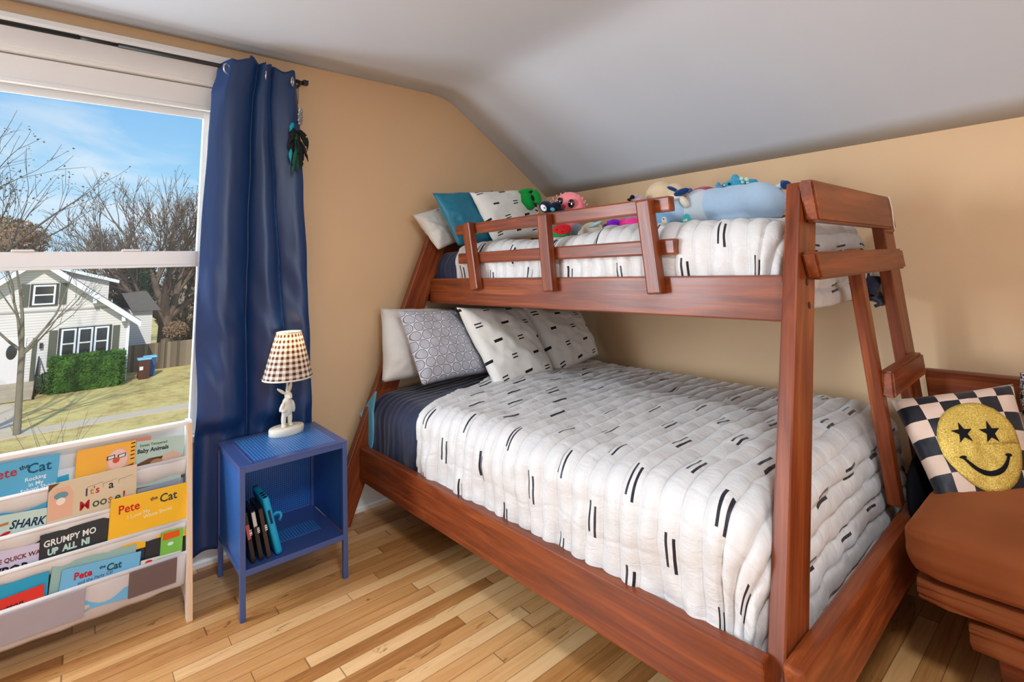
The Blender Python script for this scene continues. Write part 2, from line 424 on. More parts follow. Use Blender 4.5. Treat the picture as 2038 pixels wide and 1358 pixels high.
# jamb lining and head board
bm = bmesh.new()
for lo, hi in (((WX0, D-.01, 2.219), (WX1, D+.14, 2.24)), ((WX0, D-.0, .54), (WX0+.03, D+.14, 2.22)), ((WX1-.028, D-.0, .54), (WX1, D+.14, 2.22)), ((WX0, D-.03, .535), (WX1, D+.14, .562))):
    lo, hi = Vector(lo), Vector(hi); add_box(bm, (lo+hi)/2, hi-lo, None, .002)
wpart('f', bm_obj('window_frame', bm, white, win))
wpart('f', prism('head_board', [(D+.03, 2.219), (D+.012, 2.21), (D+.012, 2.115), (D+.004, 2.108), (D+.004, 2.092), (D+.03, 2.092)], 'x', WX0+.03, WX1-.028, white, win))
def sash(name, z0, z1, y, bt, bb, bs):
    bm = bmesh.new(); x0, x1 = WX0+.0305, WX1-.0285
    for lo, hi in (((x0, y, z0), (x0+bs, y+.035, z1)), ((x1-bs, y, z0), (x1, y+.035, z1)), ((x0+bs-.001, y+.0012, z1-bt), (x1-bs+.001, y+.034, z1-.0005)), ((x0+bs-.001, y+.0012, z0), (x1-bs+.001, y+.034, z0+bb))):
        lo, hi = Vector(lo), Vector(hi); add_box(bm, (lo+hi)/2, hi-lo, None, .003)
    # inner bead
    for lo, hi in (((x0+bs, y-.004, z1-bt-.012), (x1-bs, y+.01, z1-bt)), ((x0+bs, y-.004, z0+bb), (x1-bs, y+.01, z0+bb+.008))):
        lo, hi = Vector(lo), Vector(hi); add_box(bm, (lo+hi)/2, hi-lo, None, .002)
    s = wpart('s', bm_obj(name, bm, vinyl, win)); return s
s1 = sash('upper_sash', 1.345, 2.135, D+.05, .065, .03, .028)
s2 = sash('lower_sash', .563, 1.395, D+.008, .062, .05, .028)
G = bpy.data.materials.new('window_glass'); G.use_nodes = True; gt = G.node_tree; gt.nodes.clear()
tr = gt.nodes.new('ShaderNodeBsdfTransparent'); tr.inputs[0].default_value = (.97, .98, .98, 1); gl = gt.nodes.new('ShaderNodeBsdfGlossy'); gl.inputs['Roughness'].default_value = .35
mxs = gt.nodes.new('ShaderNodeMixShader'); mxs.inputs[0].default_value = .012; go = gt.nodes.new('ShaderNodeOutputMaterial')
gt.links.new(tr.outputs[0], mxs.inputs[1]); gt.links.new(gl.outputs[0], mxs.inputs[2]); gt.links.new(mxs.outputs[0], go.inputs[0])
for z0, z1, y in ((1.375, 2.07, D+.068), (.613, 1.335, D+.026)):
    wpart('p', box('glass_pane', (WX0+.058, y, z0), (WX1-.056, y+.004, z1), G, win))
for px in (45, 262):   # sash locks on the meeting rail
    p = atY(px, 498, D-.0); wpart('l', box('sash_lock', (p.x-.035, D+.004, 1.395), (p.x+.035, D+.04, 1.404), vinyl, win, bev=.004))
# ------------------------------------------------------------------ bunk bed
bedwood = wood('red_brown_stained_pine', srgb(66, 25, 9), srgb(120, 54, 22), srgb(164, 86, 40), .36)
boltm = plain('black_bolt_head', (22, 16, 14), .4)
RB = radians(1.58)
def BL(a, c, z): return Vector((1.2+a*cos(RB)+c*sin(RB), 2.71+a*sin(RB)-c*cos(RB), z))   # a across from the low rail, c along towards the foot
U_C = Vector((sin(RB), -cos(RB), 0)); U_A = Vector((cos(RB), sin(RB), 0))
bed = thing('bunk_bed', 'stained pine twin-over-full bunk bed with slanted A-shaped ends', 'bunk bed', (2.0, 1.65, 0))
BINV = Matrix.Translation((-2.0, -1.65, 0))
def bp(o): o.matrix_parent_inverse = BINV; return o
def plank(name, a, c0, c1, z0, z1, th, bev=.006):
    """plank along the bed; outer face at a, thickness th inwards"""
    return bp(beam(name, BL(a+th/2, c0, (z0+z1)/2), BL(a+th/2, c1, (z0+z1)/2), th, z1-z0, (0, 0, 1), bedwood, bed, bev))
YF = .61; YFB = .652
plank('lower_side_rail', 0, .064, 2.07, .207, .367, .042)
plank('lower_side_rail', 1.47, .02, 2.06, .207, .367, .042)
plank('upper_side_rail', .445, .064, 2.045, 1.072, 1.215, .042)
plank('upper_side_rail', 1.37, .04, 2.045, 1.072, 1.215, .042)
def leg(name, out, width, y0, y1, z0, z1, side, bev=.006):
    """slanted plank leg in an upright plane; out(z) = x of the outer edge"""
    s = 1 if side == 'left' else -1
    p0 = Vector((out(z0)+s*width/2, (y0+y1)/2, z0)); p1 = Vector((out(z1)+s*width/2, (y0+y1)/2, z1)); d = p1-p0
    M = frame_from(d, (0, -1, 0)); w = width*abs(d.z)/d.length
    sl = (d.x/d.z)
    o = beam(name, p0, p1, w, abs(y1-y0), (0, -1, 0), bedwood, bed, bev, 0, 0)
    # square the ends off to the horizontal
    for v in o.data.vertices:
        k = (M @ Vector((0, 1, 0))).z / (M @ Vector((1, 0, 0))).z
        v.co.x -= v.co.y*k
    return bp(o)
nL0 = atY(1592.8, 362, YF); nL1 = atY(1564, 1358, YF)
kL = (nL0.x-nL1.x)/(nL0.z-nL1.z)
leg('leg', lambda z: nL1.x+(z-nL1.z)*kL, .137, YF, YFB, 0, nL0.z, 'left')
nR0 = atY(1775, 464, YF); nR1 = atY(1822.5, 698, YF); kR = (nR0.x-nR1.x)/(nR0.z-nR1.z)
rout = lambda z: min(nR1.x+(z-nR1.z)*kR, 2.885) if z > .6 else nR1.x+(z-nR1.z)*kR
leg('leg', lambda z: nR1.x-.012+(z-nR1.z)*kR*.55, .137, YF, YFB, 0, 1.45, 'right')
leg('leg', lambda z: 1.012+.43*z, .145, 2.65, 2.692, 0, 1.47, 'left')
leg('leg', lambda z: 2.775-.06*z, .14, 2.68, 2.722, 0, 1.47, 'right')
# far end planks
for z0, z1, x0, x1, yy in ((.24, .38, 1.20, 2.70, 2.715), (1.08, 1.21, 1.62, 2.62, 2.715), (1.34, 1.45, 1.70, 2.66, 2.715)):
    bp(beam('head_rail', (x0, yy, (z0+z1)/2), (x1, yy+.027, (z0+z1)/2), .04, z1-z0, (0, 0, 1), bedwood, bed, .005))
# foot end boards, outside the legs, ends cut to a slant
YB1 = .565
def endboard(name, q, th=.042):
    P = [atY(px, py, YB1) for px, py in q]
    bm = bmesh.new(); A = [bm.verts.new(p) for p in P]; B = [bm.verts.new(p+Vector((0, th, 0))) for p in P]
    for k in range(4): bm.faces.new((A[k], A[(k+1) % 4], B[(k+1) % 4], B[k]))
    bm.faces.new(A[::-1]); bm.faces.new(B); bmesh.ops.bevel(bm, geom=list(bm.edges), offset=.007, segments=2, affect='EDGES')
    c = sum(P, Vector())/4; bmesh.ops.translate(bm, verts=bm.verts, vec=-c)
    o = bm_obj(name, bm, bedwood, bed); o.location = c; return bp(o)
endboard('end_guard_board', [(1617, 356), (1772, 392.5), (1785, 456), (1633, 440)])
endboard('end_guard_board', [(1624, 501), (1796, 495), (1804, 534), (1638, 557)])
endboard('ladder_rung', [(1777, 741), (1837, 702), (1845, 746), (1783, 795)])
# low end rail
lA = atY(1613, 1303, .56)
bp(beam('low_end_rail', (1.27, .582, .30), (2.80, .612, .30), .044, .16, (0, 0, 1), bedwood, bed, .008))
# ladder post
mA = atY(1732.8, 600, .60); mB = atY(1797, 965, .60)
bp(beam('ladder_post', Vector((mA.x-.025, .622, mA.z)).lerp(Vector((mB.x-.025, .622, mB.z)), -.3), Vector((mB.x-.025, .622, mB.z)).lerp(Vector((mA.x-.025, .622, mA.z)), -.1), .05, .042, (0, -1, 0), bedwood, bed, .006))
# guard rail on the open side
gu = .403
def cof(px, py, a):   # distance along the bed of a pixel seen on the upright plane at a
    P = atP(px, py, BL(a, 0, 0), U_A); return (P-BL(a, 0, 0)).dot(U_C), P.z
for (t, b_) in (((918, 445), (935, 577)), ((1066, 428), (1079, 581)), ((1262, 400), (1286, 586))):
    c0, zt = cof(*t, gu); c1, zb = cof(*b_, gu)
    o = beam('guard_post', BL(gu+.021, c0+.032, zt), BL(gu+.021, c1+.032, zb), .062, .04, tuple(-U_A), bedwood, bed, .007); bp(o)
    for k, (dz, dc) in enumerate(((.028, .012), (.04, .046))):
        q = BL(gu-.001, c1+dc, zb+dz); bl = disc('bolt', q, -U_A, .0065, .002, boltm, None); bl.parent = o; 
        bl.matrix_parent_inverse = (Matrix.Translation((2.0, 1.65, 0)) @ BINV @ o.matrix_local).inverted()
for (tl, tr_, hgt) in (((906, 447), (1332, 392), .058), ((911, 502), (1342, 479), .058)):
    c0, z0 = cof(*tl, .445); c1, z1 = cof(*tr_, .445)
    zz = (z0+z1)/2-hgt/2
    bp(beam('guard_board', BL(.464, c0, zz), BL(.464, c1, zz), .036, hgt, (0, 0, 1), bedwood, bed, .007))
# guard rail on the wall side
for c in (.25, 1.0, 1.75): bp(beam('guard_post', BL(1.435, c, 1.15), BL(1.435, c, 1.44), .06, .036, tuple(U_A), bedwood, bed, .005))
bp(beam('guard_board', BL(1.41, .15, 1.435), BL(1.41, 1.85, 1.435), .036, .075, (0, 0, 1), bedwood, bed, .005))
# slats
for k in range(11):
    c = .15+k*.18
    for a0, a1, z in ((.03, 1.48, .232), (.47, 1.38, 1.088)):
        bp(beam('slat', BL(a0+.02, c, z), BL(a1-.02, c, z), .07, .018, (0, 0, 1), bedwood, bed, .002))
for px, py in ((1605.5, 562), (1610.5, 608)):
    bp(disc('bolt', atY(px, py, YF)+Vector((0, .0005, 0)), (0, -1, 0), .010, .002, boltm, bed, sx=.8))
# a thin cord tied round the top end board
cordm = plain('white_cord', (225, 215, 195), .8)
cp = [atY(px, py, YB1-.004) for px, py in ((1768.5, 391), (1771, 400), (1775, 416), (1777, 432), (1780, 455))]
cp += [atY(1780, 457, YB1+.02), atY(1774, 470, YB1+.06), atY(1766, 487, YB1+.10)]
tag(tube_obj('cord', cp, .0025, cordm, None, 6), 'thin white cord looped over the corner of the top foot board of the bunk bed', 'cord')

# ------------------------------------------------------------------ bedding
def pattern_mat(name, base, ink, dark=.0):
    """off-white cloth with staggered pairs of short dashes; UV in metres, dashes along u"""
    M = Mat(name, .42, .35, sheen=.3); u, v, _ = M.xyz('UV')
    wob = M.noise(M.co('UV'), 9, 2); wu = u + (wob-.5)*.006; wv = v + (wob-.5)*.008
    PU, PV = .27, .135
    col = (wv/PV).floor(); st = col.mod(2.0)*.5
    rnd = M.white(M.comb(col, ((wu/PU)+st).floor()))
    fu = ((wu/PU)+st).fract()*PU - .10 - rnd*.04; fv = (wv/PV).fract()*PV - .06 - rnd*.02
    ln = fu.gt(0.0)*fu.lt(.088); d1 = fv.abs().lt(.0040); d2 = (fv-.021).abs().lt(.0040); off = (fu+.012).gt(0.0)*(fu+.012).lt(.088)
    ink_f = ((ln*d1)+(off*d2)).clamp()
    n = M.noise(M.co('UV'), 30, 3)
    seam = ((v/.064+.5).fract()-.5).abs().lt(.028)
    base = tuple(base)
    M.set('Base Color', M.mix(ink_f, M.mix((seam*.30+n*.3).clamp(), base, tuple(q*.62 for q in base)), ink))  # seam grooves darkened in the colour, standing in for their shade
    crk = M.noise(M.comb(u*2.0, v*1.0), 26, 5, .6, 1.2); cs_ = ((u/.105+M.noise(M.co('UV'), 3, 2)*1.3).fract()-.5).abs()
    M.bump(crk*.8+(cs_*9).min(1.0)*.35+(seam*-.7), .55, .006)
    return M.m
quiltm = pattern_mat('white_quilt_with_dashes', srgb(214, 212, 210), srgb(28, 28, 36))
navyM = Mat('navy_quilted_cotton', .75, .25, sheen=.3); nu, nv, _ = navyM.xyz('UV')
navyM.set('Base Color', navyM.mix(navyM.noise(navyM.co('UV'), 20, 3), srgb(30, 36, 58), srgb(46, 54, 82))); navyM.bump(((nv/.045).fract()-.5).abs(), .4, .01); navym = navyM.m
bluesheet = plain('light_blue_sheet', (104, 176, 204), .7, .2, var=.08)
matm = plain('white_mattress_ticking', (214, 212, 206), .8, .2)
bluetick = plain('slate_blue_mattress_cover', (62, 74, 108), .8, .2)

def cover(name, a0, a1, c0, c1, zt, R, dl, dr, dn, df, ch, mat, parent=None, puff=.008, wr=.01, step=.011, seed=0., zfun=None, th=0.0, cut=None, wav=0.):
    """cloth lying over a box and hanging down its sides. a across, c along (bed frame); channels across the bed"""
    u0, u1, v0, v1 = a0-dl, a1+dr, c0-df, c1+dn
    nu_ = int((u1-u0)/step)+1; nv_ = int((v1-v0)/(.0064 if ch > .06 else step))+1
    vs, uv, fs = [], [], []
    for j in range(nv_+1):
        v = v0+(v1-v0)*j/nv_
        for i in range(nu_+1):
            u = u0+(u1-u0)*i/nu_
            cu = min(max(u, a0+R), a1-R); cv = min(max(v, c0+R if df > 0 else -9), c1-R if dn > 0 else 9)
            du, dv = u-cu, v-cv; d = sqrt(du*du+dv*dv)
            if d > 1e-6:
                q = R*pi/2
                if d < q: h, dz = R*sin(d/R), R*(1-cos(d/R)); nn = Vector((du/d*sin(d/R), dv/d*sin(d/R), cos(d/R)))
                else: h, dz = R+.02*(d-q), R+(d-q); nn = Vector((du/d, dv/d, .05)).normalized()
                a, c, z = cu+du/d*h, cv+dv/d*h, zt-dz
            else: a, c, z = u, v, zt; nn = Vector((0, 0, 1)); 
            hang = max(0., (zt-z-R)/.3)
            vv = v + .010*fbm(u*4+seed, v*1.5, 3.1) + .012*hang*nz3(u*9, v*7, seed)
            t = (vv/ch) % 1.0; pf = puff*(abs(sin(pi*t))**.42)
            w = wr*(fbm(u*3.2+seed, v*3.2, 1.7)) + wr*.55*fbm(u*11, v*11+seed, 5.2, 2)*(1+1.2*min(hang, 1)*(1 if dv <= abs(du) else 0))
            wr2 = (.006 if dv <= abs(du) else .0)*min(1, hang*2)*sin(v*2*pi/.21+2*nz3(u*3, v*2, seed))
            zz = zfun(u, v) if zfun else 0
            off = pf+w+wr2+wav*sin(v*23+seed)*hang
            P = BL(a+nn.x*off, c+nn.y*off, z+nn.z*off+zz)
            vs.append(P); uv.append((u+.07, vv))
    W_ = nu_+1
    for j in range(nv_):
        for i in range(nu_):
            q = (j*W_+i, j*W_+i+1, (j+1)*W_+i+1, (j+1)*W_+i)
            if cut:
                um = u0+(u1-u0)*(i+.5)/nu_; vm = v0+(v1-v0)*(j+.5)/nv_
                if cut(um, vm): continue
            fs.append(q)
    o = mesh_obj(name, vs, fs, mat, parent, True, uv)
    md = o.modifiers.new('t', 'SOLIDIFY'); md.thickness = th or .006; md.offset = -1
    return o
def mattress(name, a0, a1, c0, c1, z0, z1, mat, label):
    bm = bmesh.new(); add_box(bm, ((a0+a1)/2, (c0+c1)/2, (z0+z1)/2), (a1-a0, c1-c0, z1-z0), None, .045)
    for v in bm.verts: v.co = BL(v.co.x, v.co.y, v.co.z)
    return tag(bm_obj(name, bm, mat, None, True), label, 'mattress')
mattress('mattress', .085, 1.45, .10, 1.95, .243, .575, bluesheet, 'full-size mattress in a light blue sheet on the lower bunk')
mattress('mattress', .535, 1.33, .10, 1.93, 1.10, 1.335, bluetick, 'twin mattress on the upper bunk')
def z_low(u, v): return .022*sin(max(0, min(1, (u-.1)/1.3))*pi)*1.0 + .01*nz3(u*1.5, v*1.5, 9)
ql = cover('patterned_quilt', .052, 1.46, .02, 2.05, .640, .10, .26, .30, .42, 0, .064, quiltm, None, .016, .012, .0095, 2.0, z_low,
           cut=lambda u, v: v < .545-.02*sin(u*3)+.25*max(0, .1-u)*0 - .22*max(0, min(1, (u-.15)/1.0)))
tag(ql, 'off-white quilt with pairs of black dashes spread over the wide lower bunk', 'quilt')
nl = cover('navy_coverlet', .068, 1.44, .06, 2.0, .608, .10, .26, .2, 0, .0, .05, navym, None, .006, .006, .014, 4.0, z_low, cut=lambda u, v: v > .75)
tag(nl, 'folded-back navy blanket under the pillows of the lower bunk', 'blanket')
# light-blue sheet corner hanging at the head end
P = [atP(px, py, BL(.05, 0, 0), U_A) for px, py in ((746, 780), (717, 824), (728, 862), (738, 902), (742, 860), (740, 820))]
bm = bmesh.new(); A = [bm.verts.new(p) for p in P]; B = [bm.verts.new(p+U_A*.012) for p in P]
for k in range(6): bm.faces.new((A[k], A[(k+1) % 6], B[(k+1) % 6], B[k]))
bm.faces.new(A[::-1]); bm.faces.new(B)
tag(bm_obj('sheet_corner', bm, bluesheet), 'loose light blue sheet corner hanging by the navy blanket of the lower bunk', 'sheet')
# upper bunk
def z_up(u, v): return .012*nz3(u*2, v*2, 3) + (.014 if v > 1.3 else 0)*1.0
qu = cover('patterned_quilt', .487, 1.385, .02, 2.035, 1.392, .10, .17, .12, .27, 0, .064, quiltm, None, .015, .014, .0095, 7.0, z_up,
           cut=lambda u, v: v < .30 - .10*max(0, min(1, (u-.5)/.2)) + (.16 if u < .5 else 0)*0)
tag(qu, 'off-white quilt with black dashes tucked into the narrow upper bunk', 'quilt')
nu2 = cover('navy_coverlet', .500, 1.32, .05, 1.9, 1.368, .10, .17, .1, 0, .0, .05, navym, None, .005, .005, .014, 5.0, z_up, cut=lambda u, v: v > .5)
tag(nu2, 'navy blanket folded back at the head of the upper bunk', 'blanket')

def cloth_scrap(name, q, xy, mat, label, th=.012):
    n = 10; P = [atY(px, py, yy) for (px, py), yy in zip(q, xy)]; vs, fs = [], []
    for j in range(n+1):
        for i in range(n+1):
            a, b = i/n, j/n; p = (P[0]*(1-a)+P[1]*a)*(1-b)+(P[3]*(1-a)+P[2]*a)*b; p.y += .014*sin(a*7+b*3)+.006*nz3(a*4, b*4, 3); p.z -= .006*sin(pi*a)*b; vs.append(p)
    for j in range(n):
        for i in range(n): k = j*(n+1)+i; fs.append((k, k+1, k+n+2, k+n+1))
    o = mesh_obj(name, vs, fs, mat, None, True, [(v.x, v.z) for v in vs]); m = o.modifiers.new('t', 'SOLIDIFY'); m.thickness = th; return o
qc = cloth_scrap('quilt_corner', ((1733, 540), (1770, 538), (1760, 600), (1738, 590)), (.70, .70, .70, .70), quiltm, '')
qc.parent = qu
qc2 = cloth_scrap('quilt_reverse', ((1728, 552), (1749, 552), (1741, 586), (1728, 584)), (.685, .685, .685, .685), navym, ''); qc2.parent = qu; qc2['label'] = 'navy reverse side of the quilt'
qc3 = cloth_scrap('quilt_reverse', ((1733, 590), (1762, 603), (1754, 609), (1730, 598)), (.685, .685, .685, .685), navym, ''); qc3.parent = qu; qc3['label'] = 'navy reverse side of the quilt'
# ------------------------------------------------------------------ pillows
def cushion(name, C, th, mat, parent=None, n=30, pinch=.05, seed=0., wr=.006, uvs=1.0, pw=.42, corner=.25, sag=0.0):
    """C: corners TL, TR, BR, BL in the room; th full thickness; UV in metres"""
    TL, TR, BR, BL_ = [Vector(p) for p in C]; nrm = (TR-TL).cross(BL_-TL).normalized()
    if nrm.dot(CAM-(TL+BR)/2) < 0: nrm = -nrm
    wd = ((TR-TL).length+(BR-BL_).length)/2; ht = ((BL_-TL).length+(BR-TR).length)/2
    vs, uv, fs = [], [], []
    for side in (1, -1):
        for j in range(n+1):
            for i in range(n+1):
                u, v = i/n, j/n; su, sv = 2*u-1, 2*v-1
                # edges drawn inwards between the corners
                pu = su*(1-pinch*(1-abs(sv)**2.2)*1.0*abs(su)); pv = sv*(1-pinch*(1-abs(su)**2.2)*abs(sv))
                a, b = (pu+1)/2, (pv+1)/2
                P = (TL*(1-a)+TR*a)*(1-b)+(BL_*(1-a)+BR*a)*b
                e = max(0., (1-abs(su)**2.4)*(1-abs(sv)**2.4)); t = th/2*e**pw
                w = wr*fbm(u*4+seed, v*4, side*2.+seed)*min(1, e*4) + wr*.5*nz3(u*13+seed, v*13)*min(1, e*3)
                down = sag*sin(pi*u)*v*0
                vs.append(P + nrm*side*(t+w)); uv.append((u*wd*uvs, (1-v)*ht*uvs))
    N = n+1; off = N*N
    for j in range(n):
        for i in range(n):
            fs.append((j*N+i, j*N+i+1, (j+1)*N+i+1, (j+1)*N+i)); fs.append((off+j*N+i, off+(j+1)*N+i, off+(j+1)*N+i+1, off+j*N+i+1))
    me = bpy.data.meshes.new(name); me.from_pydata([tuple(v) for v in vs], [], fs)
    ul = me.uv_layers.new(name='UVMap')
    for l in me.loops: ul.data[l.index].uv = uv[l.vertex_index]
    bm = bmesh.new(); bm.from_mesh(me); bmesh.ops.remove_doubles(bm, verts=bm.verts, dist=.0008); bmesh.ops.recalc_face_normals(bm, faces=bm.faces); bm.to_mesh(me); bm.free()
    me.polygons.foreach_set('use_smooth', [True]*len(me.polygons))
    return link(name, me, mat, parent)
def plane_pts(q, p0, n): return [atP(px, py, p0, n) for px, py in q]
def dash_pillow_mat(name):
    M = Mat(name, .85, .2, sheen=.3); u, v, _ = M.xyz('UV')
    PU, PV = .165, .098
    row = (v/PV).floor(); cell = (u/PU + row*.37); fu = cell.fract()*PU-.04; fv = (v/PV).fract()*PV-.035
    k = (cell.floor()+row).mod(2.0)
    d = fu+fv*0.0; sk = fv-fu*.12
    single = fu.gt(0.0)*fu.lt(.050)*sk.abs().lt(.0075)
    double = fu.gt(0.0)*fu.lt(.042)*((sk+.0085).abs().lt(.0036)).max((sk-.0085).abs().lt(.0036))
    f = (k*single+(1-k)*double).clamp()
    n = M.noise(M.co('UV'), 14, 3)
    M.set('Base Color', M.mix(f, M.mix(n, srgb(224, 222, 214), srgb(240, 238, 232)), srgb(30, 30, 32))); M.bump(M.noise(M.co('UV'), 60, 3), .15, .003)
    return M.m
dashp = dash_pillow_mat('white_pillow_with_dashes')
M = Mat('grey_medallion_print', .85, .2); u, v, _ = M.xyz('UV')
HP = .056
def hexd(ox, oy):
    a = ((u/HP+ox).fract()-.5)*HP; b = ((v/(HP*1.732)+oy).fract()-.5)*HP*1.732; return (a*a+b*b).sqrt()
hd = hexd(0., 0.).min(hexd(.5, .5)); ring = (hd.gt(.0225)*hd.lt(.0262)).max((hd*900.).sin().gt(.3)*hd.lt(.022)*.35)
M.set('Base Color', M.mix(ring, M.mix(hd.gt(.0258), M.mix(M.noise(M.co('UV'), 60, 2), srgb(178, 179, 186), srgb(202, 202, 208)), srgb(214, 214, 220)), srgb(118, 119, 130)))
M.bump(ring*-1.0, .2, .004); greyp = M.m
whitep = plain('white_pillowcase', (222, 219, 213), .85, .2, bump=.15, bs=40, sheen=.2)
M = Mat('ribbed_white_cover', .85, .2); u, v, _ = M.xyz('UV'); rbz = ((u/.009).fract()-.5).abs()
M.set('Base Color', M.mix(rbz*.8, srgb(226, 223, 216), srgb(196, 192, 184))); M.bump(rbz, .4, .004); ribp = M.m
tealp = plain('teal_satin_pillowcase', (20, 112, 138), .45, .4, bump=.1, bs=20, var=.12, sheen=.3)

def pillow(q, p0, n, th, mat, label, seed, group=None, **k):
    o = cushion('pillow', plane_pts(q, p0, n), th, mat, None, seed=seed, **k)
    tag(o, label, 'pillow', group); return o
# lower bunk: planes lean back against the head end
def lean(y0, z0, tilt): return ((0, y0, z0), (0, -cos(radians(tilt)), sin(radians(tilt))))
pillow([(757, 614), (905, 612), (930, 742), (760, 762)], *lean(2.54, .69, 22), .17, whitep, 'plain white pillow hindmost in the row, against the slanted leg of the lower bunk', 1., pinch=.04, wr=.016)
pillow([(792, 618), (908, 616), (972, 742), (840, 768)], *lean(2.36, .70, 24), .15, greyp, 'grey pillow with a round medallion print on the lower bunk', 2., pinch=.035, wr=.012)
pillow([(908, 612), (1040, 610), (1104, 742), (990, 777)], *lean(2.22, .71, 24), .15, dashp, 'white pillow with black dashes next to the grey pillow on the lower bunk', 3., pinch=.045, wr=.013)
pillow([(1036, 610), (1152, 618), (1192, 706), (1108, 750)], *lean(2.25, .71, 24), .14, dashp, 'white pillow with black dashes nearest the right wall on the lower bunk', 4., pinch=.045, wr=.013)
# upper bunk
pillow([(820, 428), (905, 402), (950, 470), (872, 498)], *lean(2.60, 1.43, 24), .10, ribp, 'ribbed white pillow overhanging the head end of the upper bunk', 5., pinch=.06, wr=.016)
pillow([(860, 384), (980, 380), (1010, 478), (912, 490)], *lean(2.45, 1.42, 22), .12, tealp, 'teal pillow standing on the upper bunk', 6., pinch=.05, wr=.013)
pillow([(934, 383), (1062, 376), (1082, 468), (982, 482)], *lean(2.36, 1.42, 22), .12, dashp, 'white pillow with black dashes standing in front of the teal one on the upper bunk', 7., pinch=.05, wr=.012)

# ------------------------------------------------------------------ curtain, rod, feather hanging
blackm = plain('matte_black_metal', (34, 31, 29), .45, .4)
yr = D-.09
rod = thing('curtain_rod', 'black curtain rod above the window, ending in a square cap', 'curtain rod', (0, yr, 2.3))
def rel(o, root): o.matrix_parent_inverse = Matrix.Translation(-root.location); return o
rel(tube_obj('rod', [(-1.5, yr, 2.303), (-.06, yr, 2.3025)], .0105, blackm, rod, 14), rod)
rel(tube_obj('inner_rod', [(-.06, yr, 2.3025), (.075, yr, 2.302)], .0088, blackm, rod, 14), rod)
rel(tube_obj('rod', [(.075, yr, 2.302), (.862, yr, 2.299)], .0105, blackm, rod, 14), rod)
rel(tube_obj('neck', [(.862, yr, 2.299), (.888, yr, 2.299)], .008, blackm, rod, 12), rod)
rel(box('finial', (.884, yr-.013, 2.286), (.912, yr+.013, 2.312), blackm, rod, .003), rod)
for x in (.874, -1.3): rel(box('bracket', (x-.006, yr-.004, 2.285), (x+.006, D, 2.297), blackm, rod, .001), rod)
cm = Mat('navy_satin_curtain', .42, .6, sheen=.35); cn = cm.noise(cm.co(), 3, 3)
cm.set('Base Color', cm.mix(cn, srgb(9, 42, 86), srgb(13, 54, 106))); cm.set('Sheen Tint', srgb(60, 130, 200)); cm.set('Sheen Roughness', .35)
cm.bump(cm.noise(cm.co(), 380, 2), .05, .001); curtm = cm.m
def lerp_tab(t, tab):
    for (a, va), (b, vb) in zip(tab, tab[1:]):
        if a <= t <= b:
            s = (t-a)/(b-a); s = s*s*(3-2*s); return va+(vb-va)*s
    return tab[-1][1] if t > tab[-1][0] else tab[0][1]
# left and right edge of the curtain by height, from the folds down to the hem
XLt = [(.09, .458), (.3, .448), (.7, .446), (1.07, .424), (1.5, .427), (1.9, .438), (2.15, .446), (2.26, .468), (2.4, .50)]
XRt = [(.09, .985), (.5, .962), (.9, .942), (1.3, .918), (1.7, .892), (2.0, .868), (2.2, .862), (2.4, .858)]
vs, uv, fs = [], [], []
nu_, nv_ = 150, 130
for j in range(nv_+1):
    tz = j/nv_
    for i in range(nu_+1):
        u = i/nu_
        topz = 2.338 + .012*cos(u*2*pi*3.2) + (.018 if .30 < u < .52 else 0) + (.0 if u > .1 else -.04*(1-u/.1)) - (.03*max(0, (u-.9)/.1))
        botz = .088 + .03*u + .012*sin(u*14)
        z = topz+(botz-topz)*tz
        x0, x1 = lerp_tab(z, XLt), lerp_tab(z, XRt)
        # three panels between deep creases
        c1 = .45-.04*tz; c2 = .62+.15*min(1, tz*1.6)
        if u < c1: t_ = u/c1; bulge = .050*sin(pi*(.12+.88*t_))**.7 if t_ < 1 else 0
        elif u < c2: t_ = (u-c1)/(c2-c1); bulge = .046*max(0, sin(pi*t_))**.55
        else: t_ = (u-c2)/(1-c2); bulge = .030*max(0, sin(pi*min(1, t_*.8)))**.6-.012
        x = x0+(x1-x0)*u
        y = yr-.012 - bulge*(1+.5*tz) + .008*min(1, tz*2)*sin(u*17+z*.5) + .014*tz*fbm(u*2.5, z*.8, 2) + .002*fbm(u*6, z*3, 6)
        if abs(z-1.0) < .45: y += .015*nz3(u*5, z*7+u*5, 1)*(1-abs(z-1.0)/.45)
        if tz < .12:
            q_ = 1-tz/.12
            y += q_*(.050*max(0, 1-u/.12)+.055*max(0, (u-.93)/.07))
        if z < .64: y = y+(max(y, 2.668+.012*sin(u*20))-y)*min(1, (.64-z)/.06)
        vs.append((x, min(y, D-.03), z)); uv.append((u, tz))
for j in range(nv_):
    for i in range(nu_): q = j*(nu_+1)+i; fs.append((q, q+1, q+nu_+2, q+nu_+1))
curt = thing('curtain', 'navy blue grommet curtain gathered at the right side of the window', 'curtain', (.66, yr, 2.3))
cp_ = mesh_obj('curtain_panel', vs, fs, curtm, curt, True, uv); rel(cp_, curt); md = cp_.modifiers.new('t', 'SOLIDIFY'); md.thickness = .002
chrome = plain('brushed_nickel', (205, 205, 210), .25, .6, metal=.9, var=.02)
for px, py, rx, ry, yaw_ in ((452, 137, .021, .024, 40), (529, 151, .012, .022, 75), (582, 163, .013, .024, 60)):
    c = atY(px, py, yr-(.060 if px < 460 else .062 if px < 540 else .050))
    M_ = Matrix.Translation(c) @ Matrix.Rotation(radians(yaw_), 4, 'Z') @ Matrix.Rotation(radians(90), 4, 'X')
    bm = bmesh.new(); lathe(bm, [(.0200, -.002), (.0195, .003), (.0235, .0045), (.0275, .002), (.0275, -.002), (.0200, -.002)], n=28, M=M_)
    rel(bm_obj('grommet', bm, chrome, curt, True), curt)
